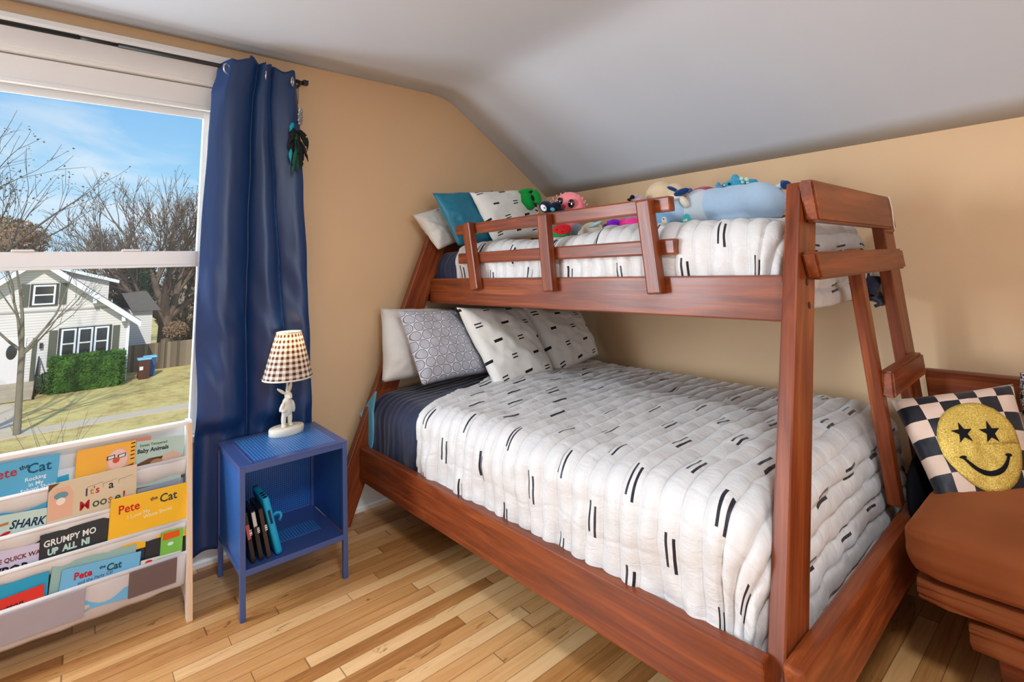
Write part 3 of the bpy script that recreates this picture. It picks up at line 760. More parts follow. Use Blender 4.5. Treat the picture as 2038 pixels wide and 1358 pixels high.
# feathers hanging by a beaded loop from the rod end
fe = thing('feather_hanging', 'dark and turquoise feathers on a beaded ring, hanging beside the curtain', 'hanging ornament', tuple(atY(597, 205, yr-.065)))
silver = plain('silver_beads', (150, 150, 146), .35, .6, metal=.6)
f0 = atY(594, 172, yr-.062); f1 = atY(593, 207, yr-.065)
rel(tube_obj('cord', [f0, f1], .0015, blackm, fe, 6), fe)
ctr = atY(598, 232, yr-.065)
bm = bmesh.new()
for k in range(26):
    a = 2*pi*k/26; p = ctr+Vector((.007*cos(a), 0, .042*sin(a))); bmesh.ops.create_icosphere(bm, subdivisions=1, radius=.0055 if k % 3 else .008, matrix=Matrix.Translation(p))
rel(bm_obj('beaded_ring', bm, silver, fe), fe)
fdark = plain('black_feather', (14, 17, 18), .7, .3, var=.3); fteal = plain('turquoise_feather', (14, 150, 160), .6, .3, var=.25); fgreen = plain('green_feather', (16, 74, 52), .6, .3, var=.3)
def feather(name, p0, p1, w, mat, bend, seed):
    p0, p1 = Vector(p0), Vector(p1); d = p1-p0; L = d.length; d.normalize(); s = d.cross(Vector((0, 1, 0))).normalized(); vs, fs = [], []
    n = 14
    for i in range(n+1):
        t = i/n; c = p0+d*L*t+s*bend*sin(pi*t); ww = w*(sin(pi*min(1, t*1.05+.02))**.6)*(1-.3*t)*(1+.25*nz3(t*9, seed))
        for k in (-1, -.5, 0, .5, 1): vs.append(c+s*ww*k+Vector((0, -.006*(1-abs(k))+.004*nz3(t*8, k*3, seed), -.010*abs(k)*(1-t)*-1)))
    for i in range(n):
        for k in range(4):
            if (i*7+k*3+int(seed*5)) % 11 == 0 and k in (0, 3): continue
            q = i*5+k; fs.append((q, q+1, q+6, q+5))
    o = mesh_obj(name, vs, fs, mat, fe, True); m = o.modifiers.new('t', 'SOLIDIFY'); m.thickness = .0012; rel(o, fe)
for k, (a, b, w, m_, bd) in enumerate((((595, 262), (612, 300), .020, fdark, .01), ((590, 262), (603, 320), .024, fdark, -.012), ((588, 268), (592, 345), .022, fgreen, .01), ((582, 262), (586, 322), .018, fdark, -.01),
        ((598, 285), (613, 322), .010, fdark, .004), ((592, 280), (600, 338), .018, fdark, .008), ((584, 248), (576, 262), .013, fteal, .002), ((579, 300), (578, 322), .010, fteal, 0), ((586, 258), (573, 290), .014, fdark, .006), ((590, 300), (582, 350), .014, fgreen, 0))):
    feather('feather', atY(*a, yr-.066-.003*k), atY(*b, yr-.066-.003*k), w, m_, bd, k*1.7)

# ------------------------------------------------------------------ nightstand
bluemet = plain('blue_powder_coated_steel', (74, 96, 156), .32, .6, metal=.35, var=.05)
NT = Matrix.Identity(4)
nx0, nx1, ny0, ny1 = .555, .972, 2.244, 2.645; tz_ = .545
ns = thing('nightstand', 'blue perforated metal nightstand with an open shelf, beside the bed', 'nightstand', ((nx0+nx1)/2, (ny0+ny1)/2, 0))
def nr(o): return rel(o, ns)
def perf(name, holes, orient):
    """steel sheet with a grid of round dimples seen as dark holes"""
    M = Mat(name, .38, .5, .25); x, y, z = M.xyz(); a, b = {'x': (y, z), 'y': (x, z), 'z': (x, y)}[orient]
    p = .0092; fa = (a/p).fract()-.5; fb = (b/p).fract()-.5; h = (fa*fa+fb*fb).lt(.085)
    base = M.mix(M.noise(M.co(), 10, 2), srgb(44, 100, 178), srgb(58, 120, 198))
    M.set('Base Color', M.mix(h*.8, base, srgb(10, 22, 50))); M.bump(1-h, .5, .002); return M.m
pf_y = perf('perforated_blue_steel_back', 1, 'y'); pf_x = perf('perforated_blue_steel_side', 1, 'x')
M = Mat('ribbed_blue_steel', .34, .5, .25); x_, y_, z_ = M.xyz(); rr_ = ((x_/.0115).fract()-.5).abs()
inn = (x_.abs()).lt(5.0)
M.set('Base Color', M.mix(rr_.lt(.18)*.75, srgb(70, 134, 206), srgb(28, 64, 124))); M.bump(rr_, .5, .003); ribm = M.m
lw = .02
splay = .014
for sx_, sy_ in ((0, 0), (1, 0), (0, 1), (1, 1)):
    x = nx0 if sx_ == 0 else nx1; y = ny0 if sy_ == 0 else ny1; ix = lw if sx_ == 0 else -lw; iy = lw if sy_ == 0 else -lw
    bm = bmesh.new(); add_box(bm, (x+ix/2, y+iy/2, tz_/2), (lw, lw, tz_), None, .002)
    bmesh.ops.translate(bm, verts=bm.verts, vec=(0, 0, 0))
    for v in bm.verts:
        v.co.z = min(v.co.z, tz_-.0045)
        v.co.x += -.022*(1-sx_)*(v.co.z/tz_) - .012*sx_*(v.co.z/tz_)
    nr(bm_obj('leg', bm, bluemet, ns))
tx0, tx1 = nx0-.022, nx1-.012
def sl(x, z): return x - (.022 if x < .7 else .012)*(z/tz_)
nr(box('top_frame', (tx0+.018, ny0+.0015, tz_-.026), (tx1-.018, ny0+.012, tz_-.0045), bluemet, ns, .002)); nr(box('top_frame', (tx0+.018, ny1-.012, tz_-.026), (tx1-.018, ny1-.0015, tz_-.0045), bluemet, ns, .002))
nr(box('top_frame', (tx0+.0015, ny0+.018, tz_-.026), (tx0+.012, ny1-.018, tz_-.0045), bluemet, ns, .002)); nr(box('top_frame', (tx1-.012, ny0+.018, tz_-.026), (tx1-.0015, ny1-.018, tz_-.0045), bluemet, ns, .002))
tp = box('top_panel', (tx0-.001, ny0-.001, tz_-.004), (tx1+.001, ny1+.001, tz_+.0005), bluemet, ns, .0015); nr(tp)
tr_p = box('ribbed_inset', (tx0+.06, ny0+.035, tz_-.001), (tx1-.035, ny1-.035, tz_+.0012), ribm, ns); nr(tr_p)
for x in (tx0+.046,): nr(box('raised_seam', (x, ny0+.02, tz_), (x+.004, ny1-.02, tz_+.003), bluemet, ns, .001))
zs = .17
nr(box('shelf_edge', (sl(nx0, zs)+.018, ny0+.0015, zs-.018), (sl(nx1, zs)-.018, ny0+.01, zs+.004), bluemet, ns, .002))
nr(box('shelf_edge', (sl(nx0, zs)+.018, ny1-.01, zs-.018), (sl(nx1, zs)-.018, ny1-.0015, zs+.004), bluemet, ns, .002))
nr(box('shelf_edge', (sl(nx0, zs)+.002, ny0+.018, zs-.018), (sl(nx0, zs)+.012, ny1-.018, zs+.002), bluemet, ns, .002))
nr(box('shelf_panel', (sl(nx0, zs)+.012, ny0+.01, zs-.006), (sl(nx1, zs)-.012, ny1-.01, zs), bluemet, ns, .001))
rbp = box('ribbed_inset', (.66, ny0+.13, zs-.001), (.90, ny0+.235, zs+.0012), ribm, ns); nr(rbp)
def sheet(name, pts, mat, th, dirv):
    dirv = Vector(dirv)*th; A = [Vector(p) for p in pts]; vs = A+[p+dirv for p in A]
    return mesh_obj(name, vs, [(0, 1, 2, 3), (7, 6, 5, 4), (0, 4, 5, 1), (1, 5, 6, 2), (2, 6, 7, 3), (3, 7, 4, 0)], mat, ns)
nr(sheet('back_panel', [(nx0, ny1-.006, zs), (nx1-.005, ny1-.006, zs), (tx1, ny1-.006, tz_-.01), (tx0, ny1-.006, tz_-.01)], pf_y, .003, (0, 1, 0)))
for s in (0, 1):
    xb, xt = (sl(nx0, zs)+.006, tx0+.006) if s == 0 else (sl(nx1, zs)-.009, tx1-.009)
    nr(sheet('side_panel', [(xb, ny0+.012, zs), (xb, ny1-.012, zs), (xt, ny1-.012, tz_-.01), (xt, ny0+.012, tz_-.01)], pf_x, .003, (1, 0, 0)))

# things on the shelf
def slanted(name, label, cat, x, y, w, d, h, ang, mat, bev=.001, group=None):
    t = thing(name, label, cat, (x, y, zs), 0, group); t.rotation_euler = (0, radians(ang), 0)
    return t
txtw = plain('white_print', (232, 230, 224), .6, .2, var=0); txtk = plain('black_print', (22, 22, 26), .6, .2, var=0)
dvdk = plain('black_disc_case', (28, 25, 28), .3, .5); dvdr = plain('faded_red_sleeve', (176, 84, 84), .5, .4); dvdg = plain('light_grey_sleeve', (196, 194, 190), .5, .4)
dvdb = plain('brown_black_sleeve', (64, 46, 44), .5, .4)
for k, (x, top, lab, ttl) in enumerate(((.606, dvdr, 'reddish disc case leaning at the left end of the nightstand shelf', ''), (.634, dvdg, 'disc case with a pale spine top, middle of three on the nightstand shelf', ''), (.662, dvdb, 'black disc case with large pale lettering next to the blue tablet case', ''))):
    t = thing('disc_case', lab, 'disc case', (x, ny0+.035, zs+.004), 0, 'disc cases on the nightstand shelf'); t.rotation_euler = (0, radians(-12), 0)
    bm = bmesh.new(); add_box(bm, (0, .07, .096), (.0155, .136, .19), None, .0015); bm_obj('case', bm, dvdk, t)
    bm = bmesh.new(); add_box(bm, (0, .0005, .096), (.0125, .002, .186)); bm_obj('spine_paper', bm, dvdb if k == 2 else dvdk, t)
    bm = bmesh.new(); add_box(bm, (0, -.0007, .16 if k else .12), (.0125, .001, .055 if k < 2 else .02)); bm_obj('spine_top', bm, top, t)
    ttl = ('ADVENTURES', 'TREASURE', 'LEGENDS')[k]
    text('lettering', ('l l lll l', 'l ll ll l', 'll lll ll')[k], .011, Matrix.Translation((.0035, -.0014, .125)) @ Matrix.Rotation(radians(90), 4, 'X') @ Matrix.Rotation(radians(-90), 4, 'Z'), txtw, t, .0002, .0006, sx=.9)
tcase = plain('turquoise_foam', (20, 160, 206), .55, .4, var=.04); slotk = plain('dark_slot', (10, 34, 66), .5)
t = thing('tablet_case', 'turquoise foam tablet case with a handle, leaning on the disc cases', 'tablet case', (.700, ny0+.03, zs+.004)); t.rotation_euler = (0, radians(-15), 0)
bm = bmesh.new(); add_box(bm, (0, .085, .116), (.026, .17, .232), None, .011); bm_obj('shell', bm, tcase, t, True)
bm = bmesh.new(); add_box(bm, (-.001, -.0005, .155), (.009, .004, .055), None, .0018); bm_obj('slot', bm, slotk, t)
for k in range(3):
    disc('speaker_hole', (0, .012+.024*k, .2318), (0, 0, 1), .0075, .0015, slotk, t, 14, up=(0, 1, 0))
tube_obj('handle', [(.012, .05, .13), (.032, .05, .135), (.045, .05, .128), (.046, .05, .112), (.036, .05, .10)], .006, tcase, t, 10)

# ------------------------------------------------------------------ bunny lamp
lampw = plain('cream_resin', (226, 220, 202), .5, .4, var=.03)
lc = atZ(570, 858, tz_+.01); lc.z = tz_
lamp = thing('table_lamp', 'lamp with a white rabbit figure base and brown gingham shade, lit, on the blue nightstand', 'lamp', tuple(lc), radians(10))
lathe_obj('base', [(.0, .0), (.076, .0), (.080, .003), (.080, .027), (.076, .031), (0, .031)], lampw, lamp, sx=1.0, sy=.72, n=48, caps=False)
# standing rabbit: legs, body, arms, head, ears
bl_ = [((0, 0, .096), (.021, .016, .030)), ((0, .000, .122), (.0165, .014, .018)),
       ((-.011, 0, .058), (.0085, .009, .032)), ((.011, 0, .058), (.0085, .009, .032)), ((-.013, -.006, .033), (.0085, .012, .006)), ((.012, -.004, .033), (.0085, .012, .006)),
       ((-.021, -.006, .108), (.0065, .008, .021), (0, .35, 0)), ((-.016, -.015, .092), (.010, .006, .006), (0, 0, .3)), ((.021, -.002, .102), (.0065, .008, .026), (0, -.15, 0)),
       ((.002, -.004, .146), (.0125, .0145, .015)), ((.003, -.015, .141), (.008, .008, .007)),
       ((-.022, -.006, .166), (.0060, .0045, .026), (0, -.85, 0)), ((.012, .004, .176), (.0066, .0050, .023), (0, .16, 0)), ((0, .004, .16), (.0045, .0045, .03))]
blob('rabbit_figure', bl_, lampw, lamp, .0028, Matrix.Translation((0, 0, -.002)) @ Matrix.Diagonal((1.35, 1.3, 1.15, 1)), sm=2)
tube_obj('stem', [(0.001, .004, .19), (.001, .004, .38)], .005, lampw, lamp, 10)
shb, sht, rb_, rt_ = .247, .452, .110, .055
vs, uv, fs = [], [], []
N = 72
for j in range(13):
    t = j/12; z = shb+(sht-shb)*t; r = rb_+(rt_-rb_)*t + .0012*sin(pi*t)
    for i in range(N):
        a = 2*pi*i/N; rr2 = r+(.0008*cos(a*14) if j < 12 else 0); vs.append((rr2*cos(a), rr2*sin(a), z+(.002*cos(a*12)*(1-t)))); uv.append((i/N, t))
for j in range(12):
    for i in range(N): fs.append((j*N+i, j*N+(i+1) % N, (j+1)*N+(i+1) % N, (j+1)*N+i))
GM = bpy.data.materials.new('brown_gingham_shade'); GM.use_nodes = True
G_ = Mat('gingham_calc'); bpy.data.materials.remove(G_.m)
G_ = Mat('brown_gingham_cloth', .8, .2); x_, y_, z_ = G_.xyz(); ang = y_.atan2(x_); ca = (ang/(2*pi)*22).fract().gt(.5); cb = (z_/.0235).fract().gt(.5)
gcol = G_.mix((ca+cb)*.5, srgb(244, 236, 222), srgb(96, 52, 34)); G_.set('Base Color', gcol)
tl_ = G_.t.nodes.new('ShaderNodeBsdfTranslucent'); G_.t.links.new(gcol, tl_.inputs[0]); ms_ = G_.t.nodes.new('ShaderNodeMixShader'); ms_.inputs[0].default_value = .35
out_ = G_.t.nodes['Material Output']; G_.t.links.new(G_.b.outputs[0], ms_.inputs[1]); G_.t.links.new(tl_.outputs[0], ms_.inputs[2]); G_.t.links.new(ms_.outputs[0], out_.inputs[0])
sh = mesh_obj('lamp_shade', vs, fs, G_.m, lamp, True, uv); sh.rotation_euler = (0, 0, 0)
bpy.data.materials.remove(GM)
for r, z in ((rb_, shb), (rt_, sht)):
    bm = bmesh.new(); lathe(bm, [(r-.0015, -.003), (r+.0015, -.003), (r+.0018, .004), (r-.001, .004), (r-.0015, -.003)], (0, 0, z), 48); bm_obj('trim_band', bm, lampw, lamp, True)
bulbm = emit('warm_bulb', (1, .72, .42), 8)
bm = bmesh.new(); bmesh.ops.create_icosphere(bm, subdivisions=3, radius=.017, matrix=Matrix.Translation((0, 0, .395)) @ Matrix.Diagonal((1, 1, 1.3, 1))); bm_obj('bulb', bm, bulbm, lamp, True)
ll = bpy.data.lights.new('bulb_light', 'POINT'); ll.energy = .9; ll.color = (1, .70, .40); ll.shadow_soft_size = .02
lo_ = bpy.data.objects.new('bulb_light', ll); COL.objects.link(lo_); lo_.location = lc+Vector((0, 0, .42))

pk = atZ(562, 1096, 0.0)
tag(lathe_obj('floor_puck', [(0, .001), (.028, .001), (.032, .006), (.030, .016), (0, .018)], blackm, None, tuple(pk), 28, caps=False), 'small black round puck lying on the floor under the blue nightstand', 'puck')
# ------------------------------------------------------------------ sling bookcase with picture books
birch = wood('pale_birch_ply', srgb(206, 160, 118), srgb(226, 184, 142), srgb(238, 204, 168), .45, knots=0)
whiteend = plain('white_melamine', (238, 236, 232), .4, .4)
SLP = .318
def fy_(z): return 2.39+SLP*z
X1_, X0_ = .415, -.315
bc = thing('sling_bookcase', 'white and birch sling bookcase for picture books, below the window', 'bookcase', ((X0_+X1_)/2, 2.5, 0))
def br(o): return rel(o, bc)
for x in (X1_, X0_):
    bm = bmesh.new(); poly = [(2.39, 0), (fy_(.655), .655), (fy_(.667)+.008, .668), (2.66, .668), (2.70, .60), (2.74, 0), (2.68, 0), (2.66, .05), (2.47, .05), (2.43, 0)]
    A = [bm.verts.new((x-.009, y, z)) for y, z in poly]; B = [bm.verts.new((x+.009, y, z)) for y, z in poly]; n = len(poly)
    for k in range(n): bm.faces.new((A[k], A[(k+1) % n], B[(k+1) % n], B[k]))
    bm.faces.new(A[::-1]); bm.faces.new(B); br(bm_obj('end_panel', bm, whiteend, bc))
    br(beam('birch_edge', (x, 2.39-.001, 0), (x, fy_(.66)-.001, .66), .019, .004, (0, -1, .3), birch, bc, .001))
br(box('top_rail', (X0_, 2.60, .652), (X1_-.008, 2.64, .668), whiteend, bc, .004))
br(box('back_board', (X0_+.009, 2.668, .06), (X1_-.009, 2.676, .65), whiteend, bc))
slingM = Mat('sheer_white_sling_fabric', .8, .2)
tb = slingM.t.nodes.new('ShaderNodeBsdfTransparent'); mm = slingM.t.nodes.new('ShaderNodeMixShader'); mm.inputs[0].default_value = .17
slingM.set('Base Color', srgb(228, 222, 222)); slingM.t.links.new(slingM.b.outputs[0], mm.inputs[1]); slingM.t.links.new(tb.outputs[0], mm.inputs[2]); slingM.t.links.new(mm.outputs[0], slingM.t.nodes['Material Output'].inputs[0])
slf = plain('white_sling_fabric', (222, 219, 217), .8, .2, bump=.1, bs=60)
TZ = [.535, .418, .318, .212]                     # height of each sling's front edge
def sling(z, drop, mat, name, back=.10):
    y = fy_(z)+.014; vs, fs, uv = [], [], []; nx = 40
    prof_ = [(0, 0), (-.002, -.014), (.000, -drop*.5), (.006, -drop), (.03, -drop-.018), (back, -drop-.010), (back+.02, .04)]
    for i in range(nx+1):
        x = X0_+.01+(X1_-X0_-.02)*i/nx; w = .003*sin(i*.9)+.003*nz3(i*.35, z*9)
        sag = -.006*sin(pi*i/nx)
        for a, b in prof_: vs.append((x, y+a+SLP*b*.0+w*(1 if b < -.01 else .2), z+b+sag)); uv.append((x, b))
    m_ = len(prof_)
    for i in range(nx):
        for k in range(m_-1): q = i*m_+k; fs.append((q, q+1, q+m_+1, q+m_))
    o = mesh_obj(name, vs, fs, mat, bc, True); br(o); sd = o.modifiers.new('t', 'SOLIDIFY'); sd.thickness = .0015
    br(tube_obj('sling_rod', [(X0_+.009, y+.004, z-.004), (X1_-.009, y+.004, z-.004)], .0075, mat if mat is slf else slf, bc, 10))
sling(TZ[0], .062, slf, 'fabric_sling', .055); sling(TZ[1], .052, slf, 'fabric_sling', .07); sling(TZ[2], .046, slf, 'fabric_sling', .08)
sling(TZ[3], .112, slingM.m, 'sheer_bottom_sling', .10)
# two shapes seen through the sheer bottom sling
tag(blob('soft_toy', [((.09, fy_(.15)+.06, .135), (.075, .03, .022)), ((.15, fy_(.15)+.06, .145), (.03, .028, .028))], plain('beige_plush', (214, 196, 170), .95, .1), None, .006), 'beige soft toy lying in the sheer bottom sling of the bookcase', 'soft toy')
tag(box('picture_book', (.225, fy_(.12)+.035, .118), (.375, fy_(.12)+.05, .205), plain('grey_brown_cover', (112, 92, 88), .5), bev=.002), 'grey-brown book showing through the right end of the sheer bottom sling', 'book')
tag(box('picture_book', (-.14, fy_(.12)+.035, .112), (.10, fy_(.12)+.048, .205), plain('grey_lilac_cover', (170, 162, 170), .5), bev=.002), 'greyish lilac book showing through the middle of the sheer bottom sling', 'book')
tag(box('picture_book', (-.30, fy_(.12)+.035, .112), (-.16, fy_(.12)+.05, .2), plain('lavender_cover', (128, 122, 168), .5), bev=.002), 'lavender book showing through the left end of the sheer bottom sling', 'book')

def tier_plane(k):
    z = TZ[k]; y = fy_(z)+.026; return Vector((0, y, z)), Vector((0, -1, .14)).normalized()
paper = plain('white_paper_block', (236, 232, 224), .8, .2)
def book(k, tl, tr, hgt, mat, label, depth=0.0, th=.008, name='picture_book', rounded=0.0, w=None, lift=0.0):
    """book leaning in tier k; tl/tr: where its top corners show"""
    p0, n = tier_plane(k); p0 = p0 + n*(-depth); A = atP(*tl, p0, n); B = atP(*tr, p0, n)
    ex = (B-A); wd = w or ex.length; ex.normalize()
    if w: A = B-ex*w
    ey = n.cross(ex); ey = ey if ey.z > 0 else -ey; O = A - ey*hgt
    t = thing(name, label, 'book', tuple(O), 0)
    R = Matrix((ex, ey, n)).transposed(); t.rotation_euler = R.to_euler()
    bm = bmesh.new(); add_box(bm, (wd/2, hgt/2, -.0008), (wd, hgt, .0016), None, .0006); add_box(bm, (wd/2, hgt/2, -th+.0008), (wd, hgt, .0016), None, .0006); add_box(bm, (.001, hgt/2, -th/2), (.002, hgt, th), None, .0006)
    bm_obj('cover', bm, mat, t)
    box('page_block', (.002, .003, -th+.0016), (wd-.003, hgt-.003, -.0016), paper, t)
    t['w'] = wd; t['h'] = hgt
    return t, wd, hgt
def letters(t, s, x, y, size, rgb, rot=0, bold=0.0, sx=1.0, shear=0.0, name='lettering', sp=1.0, mat=None):
    m = mat or plain('print_%d_%d_%d' % rgb, rgb, .6, .2, var=0)
    return text(name, s, size, Matrix.Translation((x, y, .0003)) @ Matrix.Rotation(radians(rot), 4, 'Z'), m, t, .0003, bold, shear, sx, space=sp)
def shape(t, pts, rgb, name='printed_shape', z=.0004):
    m = plain('print_%d_%d_%d' % rgb, rgb, .6, .2, var=0); bm = bmesh.new()
    A = [bm.verts.new((x, y, -.0001)) for x, y in pts]; B = [bm.verts.new((x, y, z)) for x, y in pts]; n = len(pts)
    for k in range(n): bm.faces.new((A[k], A[(k+1) % n], B[(k+1) % n], B[k]))
    bm.faces.new(A[::-1]); bm.faces.new(B); bmesh.ops.triangulate(bm, faces=[f for f in bm.faces if len(f.verts) > 4]); return bm_obj(name, bm, m, t)
def oval(x, y, a, b, n=22, rot=0.): return [(x+a*cos(2*pi*k/n)*cos(rot)-b*sin(2*pi*k/n)*sin(rot), y+a*cos(2*pi*k/n)*sin(rot)+b*sin(2*pi*k/n)*cos(rot)) for k in range(n)]
C_ = lambda n, rgb, r=.35: plain(n, rgb, r, .4, var=.05)
# tier 1 (top)
t, w, h = book(0, (0, 924), (120, 903), .20, C_('sky_blue_cover', (76, 168, 208)), 'sky blue picture book titled Pete the Cat Rocking in My School Shoes', .0, w=.24)
letters(t, 'Pete', w-.188, h-.052, .042, (170, 50, 60), 4, .0007); letters(t, 'the', w-.107, h-.034, .020, (40, 40, 60), 15, .0004); letters(t, 'Cat', w-.088, h-.050, .046, (20, 84, 120), 3, .0007)
letters(t, 'Rocking', w-.09, h-.075, .018, (236, 240, 240), 5, .0002); letters(t, 'in My', w-.078, h-.093, .018, (236, 240, 240), 5, .0002); letters(t, 'School Shoes', w-.098, h-.111, .018, (236, 240, 240), 5, .0002)
book(0, (90, 958), (137, 944), .13, C_('bright_turquoise_cover', (0, 160, 200)), 'bright turquoise book peeking out behind the sky blue school shoes book', .012)
t, w, h = book(0, (153, 898), (271, 876), .185, C_('golden_orange_cover', (240, 172, 20)), 'orange-yellow picture book showing a bald man with glasses in the top row', .002)
shape(t, oval(w*.70, h-.062, .036, .044), (226, 176, 156)); shape(t, oval(w*.70, h-.058, .030, .036), (240, 196, 176), z=.0006)
for dx in (-.014, .020): shape(t, [(w*.66+dx-.014, h-.056), (w*.66+dx+.012, h-.052), (w*.66+dx+.012, h-.038), (w*.66+dx-.014, h-.042)], (24, 34, 48), z=.0008); shape(t, [(w*.66+dx-.010, h-.053), (w*.66+dx+.009, h-.050), (w*.66+dx+.009, h-.041), (w*.66+dx-.010, h-.044)], (214, 222, 226), z=.001)
shape(t, oval(w*.67, h-.060, .011, .010), (210, 84, 60), z=.0012); shape(t, [(w*.45, h-.12), (w*.98, h-.10), (w*.98, h-.082), (w*.86, h-.088), (w*.7, h-.108), (w*.55, h-.096)], (150, 24, 34), z=.0007)
shape(t, [(w*.08, h-.11), (w*.5, h-.088), (w*.52, h-.11), (w*.1, h-.135)], (170, 200, 214), z=.0009)
for k in range(5): shape(t, [(w-.016, h-.012-k*.014), (w-.002, h-.010-k*.014), (w-.003, h-.006-k*.014), (w-.015, h-.008-k*.014)], (30, 26, 20))
t, w, h = book(0, (262, 876), (301, 868), .19, C_('salmon_cover', (216, 130, 100)), 'salmon-edged thin book behind the bald man and baby animals books', .013)
t, w, h = book(0, (271, 880), (368, 866), .17, C_('pale_green_cover', (176, 198, 186)), 'pale green picture book titled Baby Animals at the right end of the top row', .006)
letters(t, 'Sweet Tempered', .014, h-.022, .0135, (70, 120, 70), 2, .0003)
letters(t, 'Baby Animals', .008, h-.045, .0215, (20, 28, 34), 2, .0006, .92)
shape(t, [(0, h-.125), (w, h-.12), (w*.98, h-.075), (w*.8, h-.058), (w*.6, h-.066), (w*.5, h-.078), (w*.3, h-.068), (.0, h-.088)], (110, 76, 52)); shape(t, [(w*.5, h-.115), (w*.99, h-.108), (w*.97, h-.07), (w*.78, h-.052), (w*.58, h-.064)], (214, 178, 156), z=.0007); shape(t, oval(w*.46, h-.088, .022, .014), (186, 136, 92), z=.0009)
# tier 2
t, w, h = book(1, (0, 1028), (112, 1008), .15, C_('mint_cover', (190, 214, 204)), 'pale mint picture book with SHARK in slanting navy letters', .004, w=.22)
letters(t, 'SHARK', w-.118, h-.046, .036, (24, 50, 84), -2, .001, .82, .2); shape(t, [(w-.145, h-.034), (w-.122, h-.030), (w-.122, h-.022), (w-.145, h-.026)], (186, 120, 70)); shape(t, oval(w-.125, h-.058, .014, .005, rot=.3), (190, 30, 44))
t, w, h = book(1, (97, 966), (273, 924), .195, C_('cream_tan_cover', (214, 194, 160)), 'cream picture book titled It\'s a Moose in the middle of the second row', .0)
letters(t, 'I', w*.40, h-.068, .036, (40, 60, 90), 0, .0006); letters(t, 't', w*.455, h-.066, .032, (200, 130, 50), 0, .0006); letters(t, '\'', w*.49, h-.062, .03, (40, 40, 50)); letters(t, 's', w*.515, h-.066, .034, (176, 40, 44), 0, .0006)
letters(t, 'a', w*.665, h-.062, .038, (30, 50, 70), 0, .0006)
for k, (ch_, cc) in enumerate((('M', (170, 24, 34)), ('o', (60, 84, 84)), ('o', (60, 90, 80)), ('s', (190, 120, 50)), ('e', (40, 70, 60)), ('!', (170, 24, 34)))): letters(t, ch_, w*(.34, .485, .57, .66, .74, .83)[k], h-.112, .042, cc, 0, .0006)
shape(t, [(.004, h-.12), (w*.27, h-.12), (w*.27, h-.04), (w*.22, h-.018), (w*.08, h-.018), (.004, h-.04)], (226, 178, 150)); shape(t, oval(w*.14, h-.045, .020, .012), (110, 150, 160), z=.0007); shape(t, oval(w*.14, h-.064, .013, .012), (240, 226, 210), z=.0009)
shape(t, [(0, h-.026), (w*.05, h-.012), (w*.12, h-.002), (0, h-.001)], (110, 70, 48), z=.0009)
for a in ((.42, .60), (.60, .76), (.78, .95)):
    shape(t, [(w*a[0], h-.040), (w*a[1], h-.034), (w*a[1], h-.0328), (w*a[0], h-.0388)], (120, 104, 84)); shape(t, [(w*a[0], h-.052), (w*a[0]+.0012, h-.052), (w*a[0]+.0012, h-.039), (w*a[0], h-.039)], (120, 104, 84))
book(1, (272, 976), (358, 952), .12, C_('grey_blue_cover', (148, 156, 172)), 'grey-blue thin book at the right end of the second row, behind the yellow one', .016)
# tier 3
t, w, h = book(2, (0, 1098), (84, 1080), .14, C_('lilac_white_cover', (206, 198, 220)), 'lilac and white picture book with THE QUICK WAS lettering in the third row', .010, w=.21)
letters(t, 'THE QUICK WAS', w-.130, h-.042, .0195, (110, 30, 40), 4, .0005, .92); letters(t, 'EWPOR', w-.150, h-.083, .042, (24, 28, 34), 2, .0012, .86)
book(2, (0, 1082), (88, 1066), .16, C_('dark_maroon_cover', (70, 24, 44)), 'dark maroon book edge behind the lilac and white one in the third row', .018, w=.22)
t, w, h = book(2, (80, 1067), (222, 1026), .155, C_('charcoal_cover', (30, 32, 34)), 'black picture book with Grumpy Monkey Up All Night lettering', .006, w=None)
letters(t, 'GRUMPY MO', .010, h-.042, .0285, (236, 236, 232), 0, .0006, .88); letters(t, 'UP  ALL  NI', .022, h-.070, .027, (190, 222, 214), 0, .0014, .86)
shape(t, oval(w*.72, h-.088, .022, .006, rot=.3), (150, 150, 152)); shape(t, oval(w*.72, h-.088, .019, .004, rot=.3), (30, 32, 34), z=.0006)
t, w, h = book(2, (221, 996), (375, 960), .19, C_('sunny_yellow_cover', (246, 186, 10)), 'sunny yellow picture book titled Pete the Cat I Love My White Shoes', -.006)
letters(t, 'Pete', w*.10, h-.056, .041, (200, 34, 30), 3, .0007, .92); letters(t, 'the', w*.50, h-.036, .018, (60, 50, 44), 8, .0004); letters(t, 'Cat', w*.62, h-.050, .042, (40, 66, 60), 3, .0007, .95)
letters(t, 'I Love My', w*.22, h-.080, .018, (244, 226, 170), 6, .0002); letters(t, 'White Shoes', w*.42, h-.092, .018, (244, 226, 170), 6, .0002)
# tier 4 (bottom)
t, w, h = book(3, (0, 1168), (98, 1138), .13, C_('cyan_cover', (20, 158, 196)), 'cyan picture book behind the red one at the left of the bottom row', .006, w=.24)
shape(t, oval(w-.06, h-.045, .040, .010), (20, 40, 50))
t, w, h = book(3, (0, 1196), (88, 1163), .11, C_('bright_red_cover', (216, 40, 24)), 'bright red picture book with black handwriting at the left of the bottom row', -.004, w=.24)
letters(t, 'Button', w-.125, h-.040, .026, (34, 14, 14), 2, .0003, 1.0, .3); letters(t, 'AN ADVENTURE', w-.115, h-.060, .010, (240, 200, 60), 0, .0003)
book(3, (0, 1150), (84, 1128), .14, C_('yellow_green_cover', (190, 206, 160)), 'pale yellow-green book edge hindmost at the left of the bottom row', .018, w=.22)
t, w, h = book(3, (104, 1126), (272, 1083), .15, C_('pale_teal_cover', (150, 186, 178)), 'pale teal book behind the small light blue one in the bottom row', .010)
book(3, (196, 1100), (310, 1070), .15, C_('dark_navy_cover', (20, 40, 60)), 'dark navy book in the bottom row behind the light blue one', .020)
